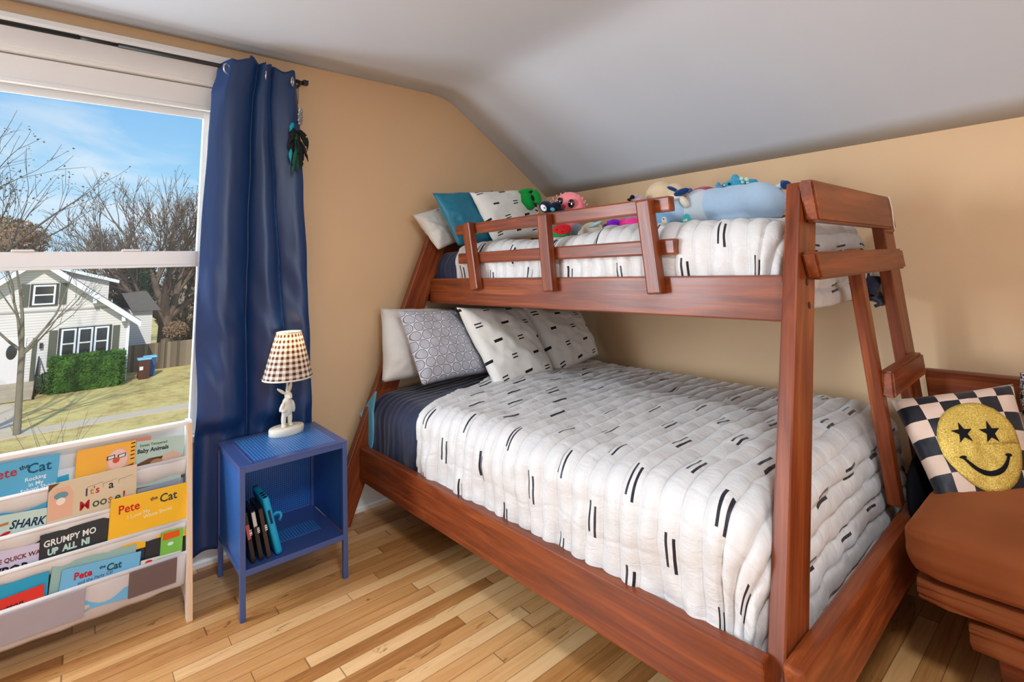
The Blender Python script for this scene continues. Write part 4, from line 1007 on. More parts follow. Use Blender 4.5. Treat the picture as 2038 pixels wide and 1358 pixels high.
t, w, h = book(3, (123, 1137), (281, 1098), .14, C_('light_blue_cover', (110, 182, 222)), 'light blue picture book titled Pete the Cat in the bottom row', -.002)
letters(t, 'Pete', w*.16, h-.038, .030, (190, 30, 50), 2, .001, .95); letters(t, 'the', w*.47, h-.024, .013, (40, 50, 60), 8, .0004); letters(t, 'Cat', w*.56, h-.036, .031, (30, 84, 90), 2, .001, .98)
letters(t, 'and the Party Car', w*.22, h-.056, .014, (90, 84, 110), 6, .0002); shape(t, [(w*.12, h-.090), (w*.34, h-.088), (w*.34, h-.074), (w*.14, h-.074)], (150, 20, 60)); shape(t, oval(w*.66, h-.070, .016, .008), (80, 160, 90)); shape(t, oval(w*.88, h-.062, .012, .009), (230, 180, 90)); shape(t, oval(w*.5, h-.078, .010, .004), (0, 150, 210))
book(3, (290, 1078), (340, 1064), .13, C_('black_cover', (26, 26, 32)), 'black book between the light blue and the lime green books in the bottom row', .012)
t, w, h = book(3, (321, 1062), (365, 1050), .12, C_('lime_green_cover', (120, 190, 70)), 'lime green and orange book at the right end of the bottom row', .004)
shape(t, [(.006, h-.028), (w-.012, h-.026), (w-.012, h-.004), (.006, h-.004)], (232, 90, 20)); shape(t, oval(w*.45, h-.044, .010, .006), (210, 236, 220))
t, w, h = book(3, (280, 1118), (360, 1096), .08, C_('off_white_cover', (222, 218, 206)), 'off-white book with a red dot low in the right of the bottom row', -.002)
shape(t, oval(w*.2, h-.010, .012, .007), (214, 40, 30)); letters(t, 'HOORAY FOR', w*.42, h-.014, .010, (70, 110, 70), 0, .0004)
# ------------------------------------------------------------------ soft toys along the wall side of the upper bunk
def mpp(P): return (Vector(P)-CAM).dot(CF)/FPX
def bb(px, py, rx, ry, xv, rd=None, rot=0.0):
    """ellipsoid whose outline is rx x ry pixels of the photograph when it stands at depth xv"""
    P = atX(px, py, xv); s = mpp(P); return (tuple(P), (rd if rd else rx*s*.8, rx*s*1.05, ry*s), (rot, 0, 0))
def plush(name, label, parts, mat, vox=.007, cat='soft toy'):
    t = thing(name, label, cat, parts[0][0], 0); M_ = Matrix.Translation(-Vector(parts[0][0])); blob('body', parts, mat, t, vox, M_); return t
def pb(t, name, parts, mat, vox=.005): return blob(name, parts, mat, t, vox, Matrix.Translation(-t.location))
def fur(n, rgb, var=.08): return plain(n, rgb, .95, .1, var=var, bump=.5, bs=220, sheen=.35)
eyeb = plain('glossy_black_eye', (10, 10, 12), .12, .7, var=0); eyew = plain('white_eye_glint', (240, 240, 240), .3, var=0)
blue1 = fur('pale_blue_plush', (170, 196, 220)); blue2 = fur('cream_blue_plush', (196, 206, 214)); navyf = fur('navy_tuft_plush', (20, 54, 104)); tanf = fur('tan_plush', (222, 196, 160)); creamf = fur('cream_plush', (226, 216, 196))
xq = 2.18
t = plush('stuffed_cow', 'big pale blue stuffed animal with a navy tail tuft, lying along the upper bunk', [bb(1470, 408, 82, 40, xq, .11), bb(1425, 410, 50, 36, xq-.01, .10), bb(1510, 404, 48, 42, xq, .11), bb(1478, 436, 70, 14, xq, .10)], blue1)
pb(t, 'chest', [bb(1394, 412, 32, 36, xq-.05, .07), bb(1368, 420, 30, 28, xq-.07, .06)], blue2)
pb(t, 'head', [bb(1348, 422, 30, 24, xq-.09, .06), bb(1336, 432, 22, 18, xq-.10, .05)], blue1)
pb(t, 'horn', [bb(1344, 392, 16, 6, xq-.12, .02, .12), bb(1352, 386, 8, 8, xq-.12, .02)], creamf); pb(t, 'ear', [bb(1356, 383, 17, 7, xq-.13, .02, -.25), bb(1338, 376, 12, 4, xq-.12, .02, .5)], navyf)
pb(t, 'foreleg', [bb(1362, 402, 7, 14, xq-.13, .02, -.5)], creamf)
pb(t, 'tail', [bb(1545, 374, 14, 6, xq+.01, .02, -.12), bb(1534, 378, 10, 7, xq+.01, .025), bb(1556, 370, 8, 6, xq+.01, .02)], blue2); pb(t, 'tail_tuft', [bb(1564, 368, 9, 9, xq+.01, .03), bb(1558, 362, 4, 4, xq+.01, .015), bb(1561, 374, 4, 4, xq+.01, .015)], navyf, .004)
tg = [atX(px, py, xq-.20) for px, py in ((1365, 425), (1372, 428), (1378, 443), (1376, 452), (1357, 452), (1358, 432))]
bm = bmesh.new(); A = [bm.verts.new(p-t.location) for p in tg]; B = [bm.verts.new(p-t.location+Vector((.002, 0, 0))) for p in tg]
for k in range(6): bm.faces.new((A[k], A[(k+1) % 6], B[(k+1) % 6], B[k]))
bm.faces.new(A[::-1]); bm.faces.new(B); hang = bm_obj('hang_tag', bm, plain('teal_card', (20, 160, 160), .5), t)
q = atX(1360, 441, xq-.203)-t.location
text('lettering', 'soft', .016, Matrix.Translation(q) @ Matrix.Rotation(radians(-90), 4, 'Z') @ Matrix.Rotation(radians(90), 4, 'X'), txtw, t, .0003, .0006, sx=.8)
t = plush('stuffed_bear', 'tan round-headed stuffed animal behind the pale blue one, by the wall', [bb(1318, 392, 32, 32, 2.42, .08), bb(1346, 386, 22, 22, 2.43, .06), bb(1330, 420, 36, 22, 2.42, .08)], tanf)
t = plush('stuffed_ball', 'raspberry red domed soft toy showing behind the pale blue stuffed animal', [bb(1402, 392, 30, 21, 2.42, .08), bb(1402, 414, 30, 20, 2.42, .08)], fur('raspberry_plush', (186, 58, 84)))
tq = fur('turquoise_plush', (60, 160, 196))
t = plush('stuffed_dinosaur', 'turquoise spotted stuffed dinosaur peeping over the back of the pale blue toy', [bb(1466, 372, 30, 16, 2.42, .06), bb(1492, 370, 14, 14, 2.42, .05), bb(1442, 376, 18, 8, 2.42, .05), bb(1463, 354, 7, 8, 2.42, .02), bb(1500, 362, 8, 6, 2.42, .02), bb(1480, 396, 34, 24, 2.42, .07)], tq, .006)
for k, (px, py, r) in enumerate(((1476, 356, 4.5), (1486, 357, 4.5), (1478, 363, 3.5), (1488, 364, 3), (1442, 369, 2.5))):
    P = atX(px, py, 2.362)-t.location; s = mpp(atX(px, py, 2.36)); c_ = fur('mint_spot', (190, 226, 214)); blob('spot', [(tuple(P), (.012, r*s, r*s))], c_, t, .003)
P = atX(1451, 366, 2.355)-t.location; blob('eye', [(tuple(P), (.008, .006, .007))], eyeb, t, .002)
tag(blob('soft_toy', [bb(1429, 372, 4, 10, 2.36, .02, .2), bb(1436, 376, 5, 6, 2.36, .02)], fur('steel_blue_plush', (96, 150, 190)), None, .004), 'small steel blue soft toy wedged between the raspberry and turquoise toys', 'soft toy')
tag(blob('soft_toy', [bb(1372, 380, 6, 6, 2.36, .02)], fur('slate_violet_plush', (92, 96, 140)), None, .004), 'tiny slate violet soft toy just left of the raspberry dome', 'soft toy')
# lilac toy with black bow
t = plush('stuffed_kitten', 'pale lilac soft toy with a black bow above the third guard post', [bb(1268, 402, 16, 14, 2.28, .04), bb(1258, 420, 30, 18, 2.28, .05)], fur('lilac_plush', (206, 180, 190)), .006)
pb(t, 'bow', [bb(1259, 392, 5, 4, 2.23, .012, .6), bb(1252, 398, 4, 3, 2.23, .012, .6), bb(1255, 395, 2.5, 2.5, 2.22, .01)], fur('black_plush', (20, 20, 24)), .003)
# pink round toy with big eyes
pinkf = fur('pink_plush', (230, 130, 136)); pinkl = fur('pale_pink_plush', (240, 170, 170))
xp = 2.05
t = plush('stuffed_doughnut', 'round pink soft toy with big glossy eyes and a pale sprinkled rim', [bb(1132, 413, 38, 31, xp, .05), bb(1132, 436, 34, 20, xp, .05)], pinkf, .006)
for k in range(20):
    a = radians(12+k*7.6); P = atX(1132+36*cos(a), 413-29*sin(a), xp)-t.location; blob('sprinkle', [(tuple(P+Vector((-.012 if k % 2 else .004, 0, 0))), (.004, .0035, .0050))], pinkl, t, .0022, sm=1)
for px, rr_ in ((1114, 7.4), (1137, 8.2)):
    P = atX(px, 401 if px < 1120 else 405, xp-.05)-t.location; s = mpp(atX(px, 403, xp)); blob('eye', [(tuple(P), (.010, rr_*s, rr_*s*1.1))], eyeb, t, .003); blob('eye_glint', [(tuple(P+Vector((-.010, .004, .006))), (.003, .003, .003))], eyew, t, .0015, sm=1)
P = atX(1122, 411, xp-.055)-t.location; blob('snout', [(tuple(P), (.012, .012, .012))], fur('crimson_plush', (196, 40, 78)), t, .004)
# penguin
bkf = fur('midnight_plush', (18, 24, 44)); pen = plush('stuffed_penguin', 'small midnight blue and white stuffed penguin leaning beside the round pink toy', [bb(1089, 413, 20, 13, 1.93, .035, .5), bb(1106, 410, 12, 9, 1.94, .03), bb(1112, 424, 14, 12, 1.95, .035)], bkf, .005)
pb(pen, 'face', [bb(1082, 414, 9, 6, 1.895, .010, .7)], fur('white_plush', (226, 226, 230)), .003); pb(pen, 'eye', [bb(1083, 414, 2.2, 1.3, 1.884, .004, .6)], eyeb, .0015); pb(pen, 'wing', [bb(1100, 417, 6, 4, 1.905, .010, .3)], fur('teal_plush', (60, 156, 160)), .003)
pb(pen, 'beak', [bb(1068, 419, 5, 1.8, 1.90, .006, .5)], bkf, .002)
# green toy behind the pillow
gf = fur('leaf_green_plush', (20, 150, 62)); t = plush('stuffed_crocodile', 'leaf green soft toy with black patches behind the dashed pillow in the corner', [bb(1052, 398, 20, 22, 2.24, .05), bb(1068, 392, 8, 18, 2.22, .03, -.4), bb(1046, 380, 20, 5, 2.22, .03)], gf, .006)
pb(t, 'patch', [bb(1056, 382, 6, 3, 2.195, .006), bb(1060, 394, 4, 8, 2.19, .006, -.5), bb(1066, 408, 3, 6, 2.19, .006, -.5)], fur('black_plush', (20, 20, 24)), .003)
# things lying low, seen through the guard rail
xl = 1.88
t = plush('stuffed_watermelon', 'red and green watermelon slice soft toy lying behind the guard rail', [bb(1112, 462, 30, 15, xl, .03)], gf, .005)
pb(t, 'red_flesh', [bb(1118, 457, 24, 12, xl-.012, .026)], fur('melon_red_plush', (206, 34, 38)), .004)
for px, py in ((1108, 458), (1118, 461), (1128, 457), (1122, 453)): pb(t, 'seed', [bb(px, py, 1.2, 1.6, xl-.040, .003)], eyeb, .0014)
tag(blob('soft_toy', [bb(1150, 460, 16, 15, 1.96, .03)], fur('blue_grey_plush', (128, 134, 148)), None, .005), 'blue-grey soft toy between the watermelon slice and the cream one', 'soft toy')
t = plush('stuffed_lamb', 'cream soft toy with a pale blue patterned scarf lying behind the guard rail', [bb(1178, 458, 24, 16, xl, .04), bb(1165, 466, 14, 10, xl, .04)], creamf, .005)
pb(t, 'scarf', [bb(1184, 447, 18, 4, xl-.035, .012, -.25)], plain('pale_blue_print', (170, 206, 214), .8, var=.3, sc=120), .003); pb(t, 'foot', [bb(1206, 453, 7, 8, xl-.03, .02)], fur('charcoal_plush', (66, 62, 64)), .004)
t = plush('stuffed_unicorn', 'hot pink and purple soft toy lying just left of the third guard post', [bb(1240, 449, 28, 14, xl+.02, .045), bb(1262, 446, 16, 14, xl+.02, .045)], fur('hot_pink_plush', (238, 60, 150)), .005)
pb(t, 'mane', [bb(1222, 444, 13, 8, xl-.03, .02), bb(1212, 448, 4, 10, xl-.03, .015)], fur('purple_plush', (124, 26, 190)), .004); pb(t, 'muzzle', [bb(1222, 457, 10, 6, xl-.025, .02)], fur('rose_plush', (214, 120, 176)), .004)
t = plush('stuffed_narwhal', 'sky blue soft toy low behind the end of the guard rail', [bb(1318, 440, 14, 18, 2.0, .04), bb(1300, 444, 20, 14, 2.03, .04)], fur('sky_blue_plush', (120, 180, 222)), .005)
pb(t, 'face', [bb(1322, 440, 6, 9, 1.965, .012)], creamf, .003); pb(t, 'eye', [bb(1320.5, 436, 1.3, 1.8, 1.952, .003)], eyeb, .0014)

# ------------------------------------------------------------------ futon chair in the corner beyond the foot of the bed
fut = thing('futon_chair', 'red-brown wooden futon frame along the right wall, under the rust cushions', 'futon frame', (2.4, .1, 0))
def fr(o): return rel(o, fut)
zt0 = atX(1850, 738, 2.80).z; zt1 = atX(2020, 750, 2.80).z
fr(beam('back_rail', (2.80, .60, .725), (2.85, -.75, .725), .04, .125, (0, 0, 1), bedwood, fut, .006))
for y in (.44, -.70): fr(beam('leg', (2.80, y, 0), (2.80, y, .70), .07, .04, (1, 0, 0), bedwood, fut, .004)); fr(beam('leg', (2.40, y-.07, 0), (2.40, y-.07, .185), .07, .05, (1, 0, 0), bedwood, fut, .004))
fr(beam('seat_rail', (2.04, .37, .16), (2.04, -.80, .16), .04, .09, (0, 0, 1), bedwood, fut, .005)); fr(beam('seat_rail', (2.74, .44, .16), (2.74, -.75, .16), .04, .09, (0, 0, 1), bedwood, fut, .005))
for k in range(7): fr(beam('slat', (2.06, .30-k*.17, .193), (2.73, .32-k*.17, .193), .06, .018, (0, 0, 1), bedwood, fut, .002))
rustM = Mat('rust_brown_suede', .9, .15, sheen=.5); rustM.set('Sheen Tint', srgb(210, 130, 80)); rn = rustM.noise(rustM.co(), 5, 4)
rustM.set('Base Color', rustM.mix(rn, srgb(116, 62, 32), srgb(142, 78, 42))); rustM.bump(rustM.noise(rustM.co(), 300, 3), .15, .002)
def slab(name, lo, hi, label, R=.035, bulge=.02, seed=0., rz=0., nose=0.0):
    bm = bmesh.new(); lo, hi = Vector(lo), Vector(hi); c = (lo+hi)/2; s = hi-lo
    nx, ny, nzz = 34, 44, 8
    bmesh.ops.create_cube(bm, size=1); bmesh.ops.subdivide_edges(bm, edges=bm.edges, cuts=18, use_grid_fill=True)
    for v in bm.verts:
        p = v.co*2; q = Vector((p.x, p.y, p.z))
        h = s/2; P = Vector((q.x*h.x, q.y*h.y, q.z*h.z))
        inn = Vector((max(-h.x+R, min(h.x-R, P.x)), max(-h.y+R, min(h.y-R, P.y)), max(-h.z+R, min(h.z-R, P.z)))); d = P-inn
        if d.length > 1e-6: P = inn+d.normalized()*min(R, d.length if d.length < R else R)
        e = (1-abs(q.x)**4)*(1-abs(q.y)**4)
        P.z += (bulge*e + .010*fbm(q.x*2+seed, q.y*3, seed) - .012*max(0, 1-abs(q.y-q.x*.6-.55)*9))*(1 if q.z > 0 else 0)*max(0, q.z)
        P.x += .010*fbm(q.y*3, q.z*2, seed+3)*(1 if q.x < 0 else 0)
        v.co = P+c
    o = bm_obj(name, bm, rustM.m, None, True); return tag(o, label, 'cushion', 'rust suede cushions stacked on the futon frame')
slab('seat_cushion', (1.90, -.85, .352), (2.79, .525, .505), 'thick rust-brown suede cushion, topmost of the stack under the checkered pillow', .055, .03, 1.)
slab('seat_cushion', (1.915, -.85, .285), (2.78, .515, .355), 'rust-brown suede cushion layer in the middle of the stack on the futon frame', .03, .0, 2.)
slab('seat_cushion', (1.915, -.85, .208), (2.76, .41, .278), 'short rust-brown suede cushion layer, lowest of the stack on the futon frame', .022, .0, 3.)
# folded rust throw behind the pillow corner
# checkered pillow with a golden smiling disc
M = Mat('checkered_satin', .5, .4, sheen=.3); u, v, _ = M.xyz('UV'); cs = .0585
chk = ((u/cs).floor()+(v/cs).floor()).mod(2.0).gt(.5)
nzc = M.noise(M.co('UV'), 9, 3)
M.set('Base Color', M.mix(chk, M.mix(nzc, srgb(206, 176, 156), srgb(222, 196, 176)), srgb(16, 20, 30)))
chkm = M.m
cc = [atX(1772, 796, 2.34), atX(2016, 764, 2.60), atX(2085, 1034, 2.42), atX(1884, 1032, 2.16)]
chp = cushion('smiley_pillow', cc, .14, chkm, None, 34, .03, 3., .006)
tag(chp, 'black and beige checkered pillow with a golden star-eyed smiling face on the rust cushions', 'pillow')
goldM = Mat('gold_sequins', .5, .5, .35); gv = goldM.voronoi(goldM.co(), 190, 'F1'); gc = goldM.white(goldM.co())
gn = goldM.noise(goldM.co(), 260, 2); goldM.set('Base Color', goldM.ramp(gn, [(.3, srgb(176, 140, 50)), (.5, srgb(208, 174, 76)), (.7, srgb(236, 210, 124))])); goldM.bump(gn, .5, .002)
blk = plain('black_flock', (14, 14, 16), .8, .2)
# printed patches follow the pillow's own surface
def on_pillow(a, b, lift):
    TL, TR, BR, BL2 = cc; n = (TR-TL).cross(BL2-TL).normalized()
    if n.dot(CAM-(TL+BR)/2) < 0: n = -n
    P = (TL*(1-a)+TR*a)*(1-b)+(BL2*(1-a)+BR*a)*b; su, sv = 2*a-1, 2*b-1
    e = max(0., (1-abs(su)**2.4)*(1-abs(sv)**2.4)); t = .07*e**.42
    su_, sv_, seed, wr = a, b, 3., .006
    w = wr*fbm(a*4+seed, b*4, 2.+seed)*min(1, e*4)+wr*.5*nz3(a*13+seed, b*13)*min(1, e*3)
    return P+n*(t+w+lift)
def pillow_patch(name, fn, na, nb, mat, lift, close=False):
    vs, fs = [], []
    for j in range(nb+1):
        for i in range(na+1): a, b = fn(i/na, j/nb); vs.append(on_pillow(a, b, lift))
    for j in range(nb):
        for i in range(na): q = j*(na+1)+i; fs.append((q, q+1, q+na+2, q+na+1))
    o = mesh_obj(name, vs, fs, mat, chp, True); s = o.modifiers.new('t', 'SOLIDIFY'); s.thickness = .001; s.offset = 0; return o
fcx, fcy, fr_ = .505, .515, .345
pillow_patch('golden_face', lambda s, r: (fcx+fr_*r*cos(2*pi*s), fcy+fr_*1.0*r*sin(2*pi*s)), 48, 12, goldM.m, .003)
def star(cx, cy, r, rot):
    def fn(s, q):
        k = s*10; i = int(k) % 10; f = k-int(k); ra = r if i % 2 == 0 else r*.40; rb = r*.40 if i % 2 == 0 else r
        a0 = rot+i*pi/5; a1 = rot+(i+1)*pi/5; x = ra*cos(a0)*(1-f)+rb*cos(a1)*f; y = ra*sin(a0)*(1-f)+rb*sin(a1)*f
        return cx+x*q, cy+y*q
    return fn
pillow_patch('star_eye', star(fcx-.125, fcy-.095, .090, -pi/2), 40, 3, blk, .0055); pillow_patch('star_eye', star(fcx+.105, fcy-.085, .090, -pi/2), 40, 3, blk, .0055)
def smile(s, q):
    a = radians(158-136*s); wd = .010+.010*sin(pi*s); rr = .215+(q-.5)*2*wd; return fcx+rr*cos(a), fcy+.012+rr*sin(a)*.95
pillow_patch('smile', smile, 40, 3, blk, .0055)
for a in (158, 22):
    x, y = fcx+.215*cos(radians(a)), fcy+.012+.215*.95*sin(radians(a)); pillow_patch('smile_end', lambda s, r, x=x, y=y: (x+.030*r*cos(2*pi*s)*1.0, y+.012*r*sin(2*pi*s)), 16, 2, blk, .006)
# black and white boucle pillow at the frame's right edge
M = Mat('black_white_boucle', .95, .1); bn = M.voronoi(M.co(), 95, 'F1', 1.0, 'Color'); bn2 = M.noise(M.co(), 130, 2)
M.set('Base Color', M.mix(bn2.gt(.5), srgb(24, 22, 24), srgb(214, 208, 202))); M.bump(bn2, 1.0, .006)
q = [atX(2030, 742, 2.66), atX(2160, 740, 2.76), atX(2160, 880, 2.6), atX(2034, 826, 2.60)]
tag(cushion('boucle_pillow', q, .12, M.m, None, 20, .03, 8., .01), 'black and white speckled boucle pillow at the far right edge beside the checkered one', 'pillow')
# dark mass added to fill the shadowed gap between ladder post and cushions
tag(blob('blanket', [((2.50, .57, .42), (.2, .028, .14)), ((2.45, .575, .42), (.22, .03, .14))], plain('black_shade_fill', (20, 20, 26), .95, .1), None, .014, sm=6), 'dark filler for the shaded gap behind the checkered pillow, by the foot of the bed', 'blanket')
# ------------------------------------------------------------------ outside
GZ = -3.3
R_ = random.Random(5)
lawnM = Mat('winter_lawn', .95, .1); o_ = lawnM.co(); l1 = lawnM.noise(o_, .35, 4, .6); l2 = lawnM.noise(o_, 2.2, 6, .8); l3 = lawnM.noise(o_, 26, 2)
lc_ = lawnM.ramp(l1*.35+l2*.65, [(.34, srgb(146, 120, 82)), (.47, srgb(190, 168, 104)), (.56, srgb(206, 188, 124)), (.7, srgb(158, 160, 84))])
lawnM.set('Base Color', lawnM.mix(l3.gt(.66)*.7, lc_, srgb(222, 204, 164)))
lawn = struct(mesh_obj('ground', [(-80, D+.9, GZ), (80, D+.9, GZ), (80, 140, GZ), (-80, 140, GZ), (-80, D+.9, GZ-.2), (80, D+.9, GZ-.2), (80, 140, GZ-.2), (-80, 140, GZ-.2)], [(0, 1, 2, 3), (7, 6, 5, 4), (0, 4, 5, 1), (1, 5, 6, 2), (2, 6, 7, 3), (3, 7, 4, 0)], lawnM.m))
conc = plain('pale_concrete', (196, 180, 158), .9, .15, var=.08, sc=2)
struct(prism('path_sidewalk', [(-30, 22.0), (30, 21.45), (30, 22.2), (-30, 22.95)], 'z', GZ-.02, GZ+.02, conc))
struct(prism('path_walkway', [(-2.6, 22.8), (-1.25, 22.8), (-1.45, 27.7), (-2.9, 27.7)], 'z', GZ-.02, GZ+.015, conc))
# house across the street
sidM = Mat('white_clapboard', .6, .3); sx__, sy__, sz__ = sidM.xyz(); cl_ = (sz__/.115).fract()
sidM.set('Base Color', sidM.mix(cl_.lt(.12), sidM.mix(sidM.noise(sidM.co(), .8, 3), srgb(214, 208, 204), srgb(232, 228, 226)), srgb(168, 160, 158))); sidM.bump(cl_, .5, .01); side_ = sidM.m
stoneM = plain('weathered_cream_shingle', (206, 190, 164), .8, .2, var=.12, sc=3)
trimw = plain('bright_white_trim', (226, 230, 240), .5); roofm = plain('grey_asphalt_shingle', (104, 100, 98), .9, .2, var=.2, sc=6); shutm = plain('olive_grey_shutter', (84, 88, 74), .6); glassd = plain('dark_house_window', (40, 44, 46), .1, .7, var=.5, sc=3)
HY = 29.796; hx1 = 2.06; pk = -1.28; hx0 = 2*pk-hx1; ez = -.38; pz = 2.30
hs = thing('house', 'white clapboard house with olive shutters across the street', 'house', (pk, HY+4, GZ))
def hr(o): return rel(o, hs)
hr(prism('wall', [(hx0, GZ), (hx1, GZ), (hx1, ez), (pk, pz-.12), (hx0, ez)], 'y', HY, HY+8.5, side_, hs))
sl_ = (pz-ez)/(hx1-pk)
for s in (1, -1):
    xe = pk+s*(hx1-pk+.42); ze = pz-sl_*(hx1-pk+.42)
    hr(prism('roof', [(pk, pz+.10), (xe, ze+.10), (xe, ze-.02), (pk, pz-.02)], 'y', HY-.42, HY+8.9, roofm, hs))
    hr(prism('bargeboard', [(pk, pz+.06), (xe, ze+.06), (xe, ze-.20), (pk, pz-.20)], 'y', HY-.50, HY-.42, trimw, hs))
    hr(prism('soffit', [(pk, pz-.03), (xe, ze-.03), (xe, ze-.09), (pk, pz-.09)], 'y', HY-.42, HY, trimw, hs))
    hr(box('eave_bracket', (pk+s*2.0-.07, HY-.4, pz-sl_*2.0-.42), (pk+s*2.0+.07, HY, pz-sl_*2.0-.2), trimw, hs)); hr(box('eave_bracket', (pk+s*3.1-.07, HY-.4, pz-sl_*3.1-.42), (pk+s*3.1+.07, HY, pz-sl_*3.1-.2), trimw, hs))
hr(box('belt_board', (hx0, HY-.03, .02), (hx1-.8, HY, .09), plain('grey_belt_board', (170, 164, 160), .7), hs))
hr(box('corner_board', (hx1-.08, HY-.03, GZ), (hx1+.03, HY+.08, ez+.02), trimw, hs))
# dormer behind the right slope
hr(prism('dormer_wall', [(.2, .6), (1.25, .15), (1.25, 1.22), (-.4, 1.75)], 'y', HY+1.2, HY+5, side_, hs)); hr(prism('dormer_roof', [(-.9, 2.06), (1.62, 1.26), (1.62, 1.12), (-.9, 1.92)], 'y', HY+.9, HY+5.3, trimw, hs))
def hwin(x0, x1, z0, z1, n=1, mull=True):
    hr(box('window_surround', (x0-.06, HY-.05, z0-.05), (x1+.06, HY, z1+.05), plain('dark_window_surround', (54, 52, 46), .6), hs))
    w_ = (x1-x0)/n
    for k in range(n):
        a, b = x0+k*w_+.03, x0+(k+1)*w_-.03
        g_ = box('window', (a, HY-.07, z0), (b, HY-.02, z1), trimw, hs); hr(g_)
        for za, zb in ((z0+.07, (z0+z1)/2-.03), ((z0+z1)/2+.03, z1-.07)):
            p = box('pane', (a+.07, HY-.078, za), (b-.07, HY-.068, zb), glassd, None); p.parent = g_; p.matrix_parent_inverse = Matrix.Translation(-hs.location) @ Matrix.Identity(4) if False else Matrix.Identity(4); p.matrix_parent_inverse = Matrix.Identity(4)
hwin(-.37, 1.36, -2.05, -.78, 3); hwin(-1.42, -.62, .32, 1.17, 1)
for x0, x1, z0, z1 in ((-.74, -.47, -2.3, -.80), (1.47, 1.72, -2.02, -.78), (-1.78, -1.52, .27, 1.22), (-.52, -.27, .30, 1.22)): hr(box('shutter', (x0, HY-.05, z0), (x1, HY, z1), shutm, hs, .01))
dr = box('front_door', (-2.5, HY-.04, GZ+.35), (-1.45, HY, -1.02), plain('white_front_door', (220, 214, 214), .5), hs); hr(dr)
bm = bmesh.new(); M_ = Matrix.Translation((-1.88, HY-.05, -1.55)) @ Matrix.Diagonal((.17, .02, .30, 1)); bmesh.ops.create_uvsphere(bm, u_segments=24, v_segments=10, radius=1, matrix=M_); hr(bm_obj('oval_pane', bm, glassd, hs, True))
hr(box('wall_lamp', (-1.02, HY-.12, -1.5), (-.92, HY, -1.28), plain('dark_lantern', (50, 44, 40), .5), hs)); hr(box('downspout', (-1.25, HY-.08, GZ+.3), (-1.12, HY, -1.05), shutm, hs))
stepm = plain('grey_wood_step', (168, 156, 136), .8, var=.15, sc=2)
st = thing('porch_steps', 'grey wooden front steps of the white house', 'steps', (-2.1, HY-1.2, GZ))
for k in range(4): o = box('step', (-3.2, HY-1.75+k*.42, GZ+.02), (-1.05, HY-.02, GZ+.13+k*.12), stepm, st, .01); rel(o, st)
rl = thing('handrail', 'black iron handrail beside the grey porch steps', 'handrail', (-1.0, HY-1, GZ)); irn = plain('black_iron', (24, 24, 26), .5)
for y, z in ((HY-1.7, 0), (HY-.15, .5)): rel(tube_obj('post', [(-1.0, y, GZ), (-1.0, y, GZ+z+.95)], .03, irn, rl, 6), rl)
rel(tube_obj('rail', [(-1.0, HY-1.75, GZ+.93), (-1.0, HY-.1, GZ+1.47)], .025, irn, rl, 6), rl)
# leafy masses
def leaf_mass(name, label, c, r, mat, cat, n=5200, size=.06, seed=1, boxy=False, core=None, kind=None):
    rn = random.Random(seed); vs, fs = [], []
    for k in range(n):
        d = Vector((rn.gauss(0, 1), rn.gauss(0, 1), rn.gauss(0, 1))).normalized()
        if boxy:
            m_ = max(abs(d.x), abs(d.y), abs(d.z)); d = d/m_; d = Vector([max(-1, min(1, q))*(1) for q in d])
        d *= (.90+.14*rn.random()+.05*nz3(d.x*4, d.y*4, d.z*4)); p = Vector((c[0]+d.x*r[0], c[1]+d.y*r[1], c[2]+d.z*r[2]))
        a = Vector((rn.gauss(0, 1), rn.gauss(0, 1), rn.gauss(0, 1)+.6)).normalized()*size*(.6+rn.random()*.8); b = a.cross(Vector((rn.gauss(0, 1), rn.gauss(0, 1), rn.gauss(0, 1)))).normalized()*size*.45
        i = len(vs); vs += [p-b*.5, p+b*.5, p+a*.6+b*.55, p+a, p+a*.6-b*.55]; fs.append((i, i+1, i+2, i+3, i+4))
    t = thing(name, label, cat, (c[0], c[1], c[2]-r[2]))
    o = mesh_obj('foliage', vs, fs, mat, t, recalc=False); rel(o, t)
    bm = bmesh.new()
    if boxy: add_box(bm, c, tuple(q*1.78 for q in r), None, .1)
    else: bmesh.ops.create_icosphere(bm, subdivisions=3, radius=.88, matrix=Matrix.Translation(c) @ Matrix.Diagonal((*r, 1)))
    rel(bm_obj('inner_twigs', bm, core or mat, t), t); return t
def leafm(n, a, b):
    M = Mat(n, .8, .2); q = M.noise(M.co(), 2.5, 4, .6); M.set('Base Color', M.mix(((q-.3)*2.5).clamp(), srgb(*a), srgb(*b))); return M.m
hedgem = leafm('yew_hedge_green', (36, 74, 24), (84, 128, 44)); everm = leafm('dark_evergreen', (44, 66, 40), (92, 110, 76)); oakm = leafm('dry_oak_leaves', (112, 90, 70), (170, 138, 108)); greym = leafm('grey_brown_twigs', (126, 112, 98), (170, 154, 134))
leaf_mass('hedge', 'clipped green hedge under the triple window of the white house', (.66, HY-.75, -2.62), (1.24, .55, .74), hedgem, 'hedge', 9000, .085, 2, True)
leaf_mass('shrub', 'small dark shrub left of the clipped hedge, next to the steps', (-.70, HY-.6, -2.88), (.34, .3, .42), everm, 'shrub', 1600, .07, 3)
leaf_mass('evergreen_tree', 'dark evergreen tree rising behind the dormer of the white house', (2.75, HY+7.5, .6), (1.0, 1.2, 2.3), everm, 'tree', 7000, .16, 4)
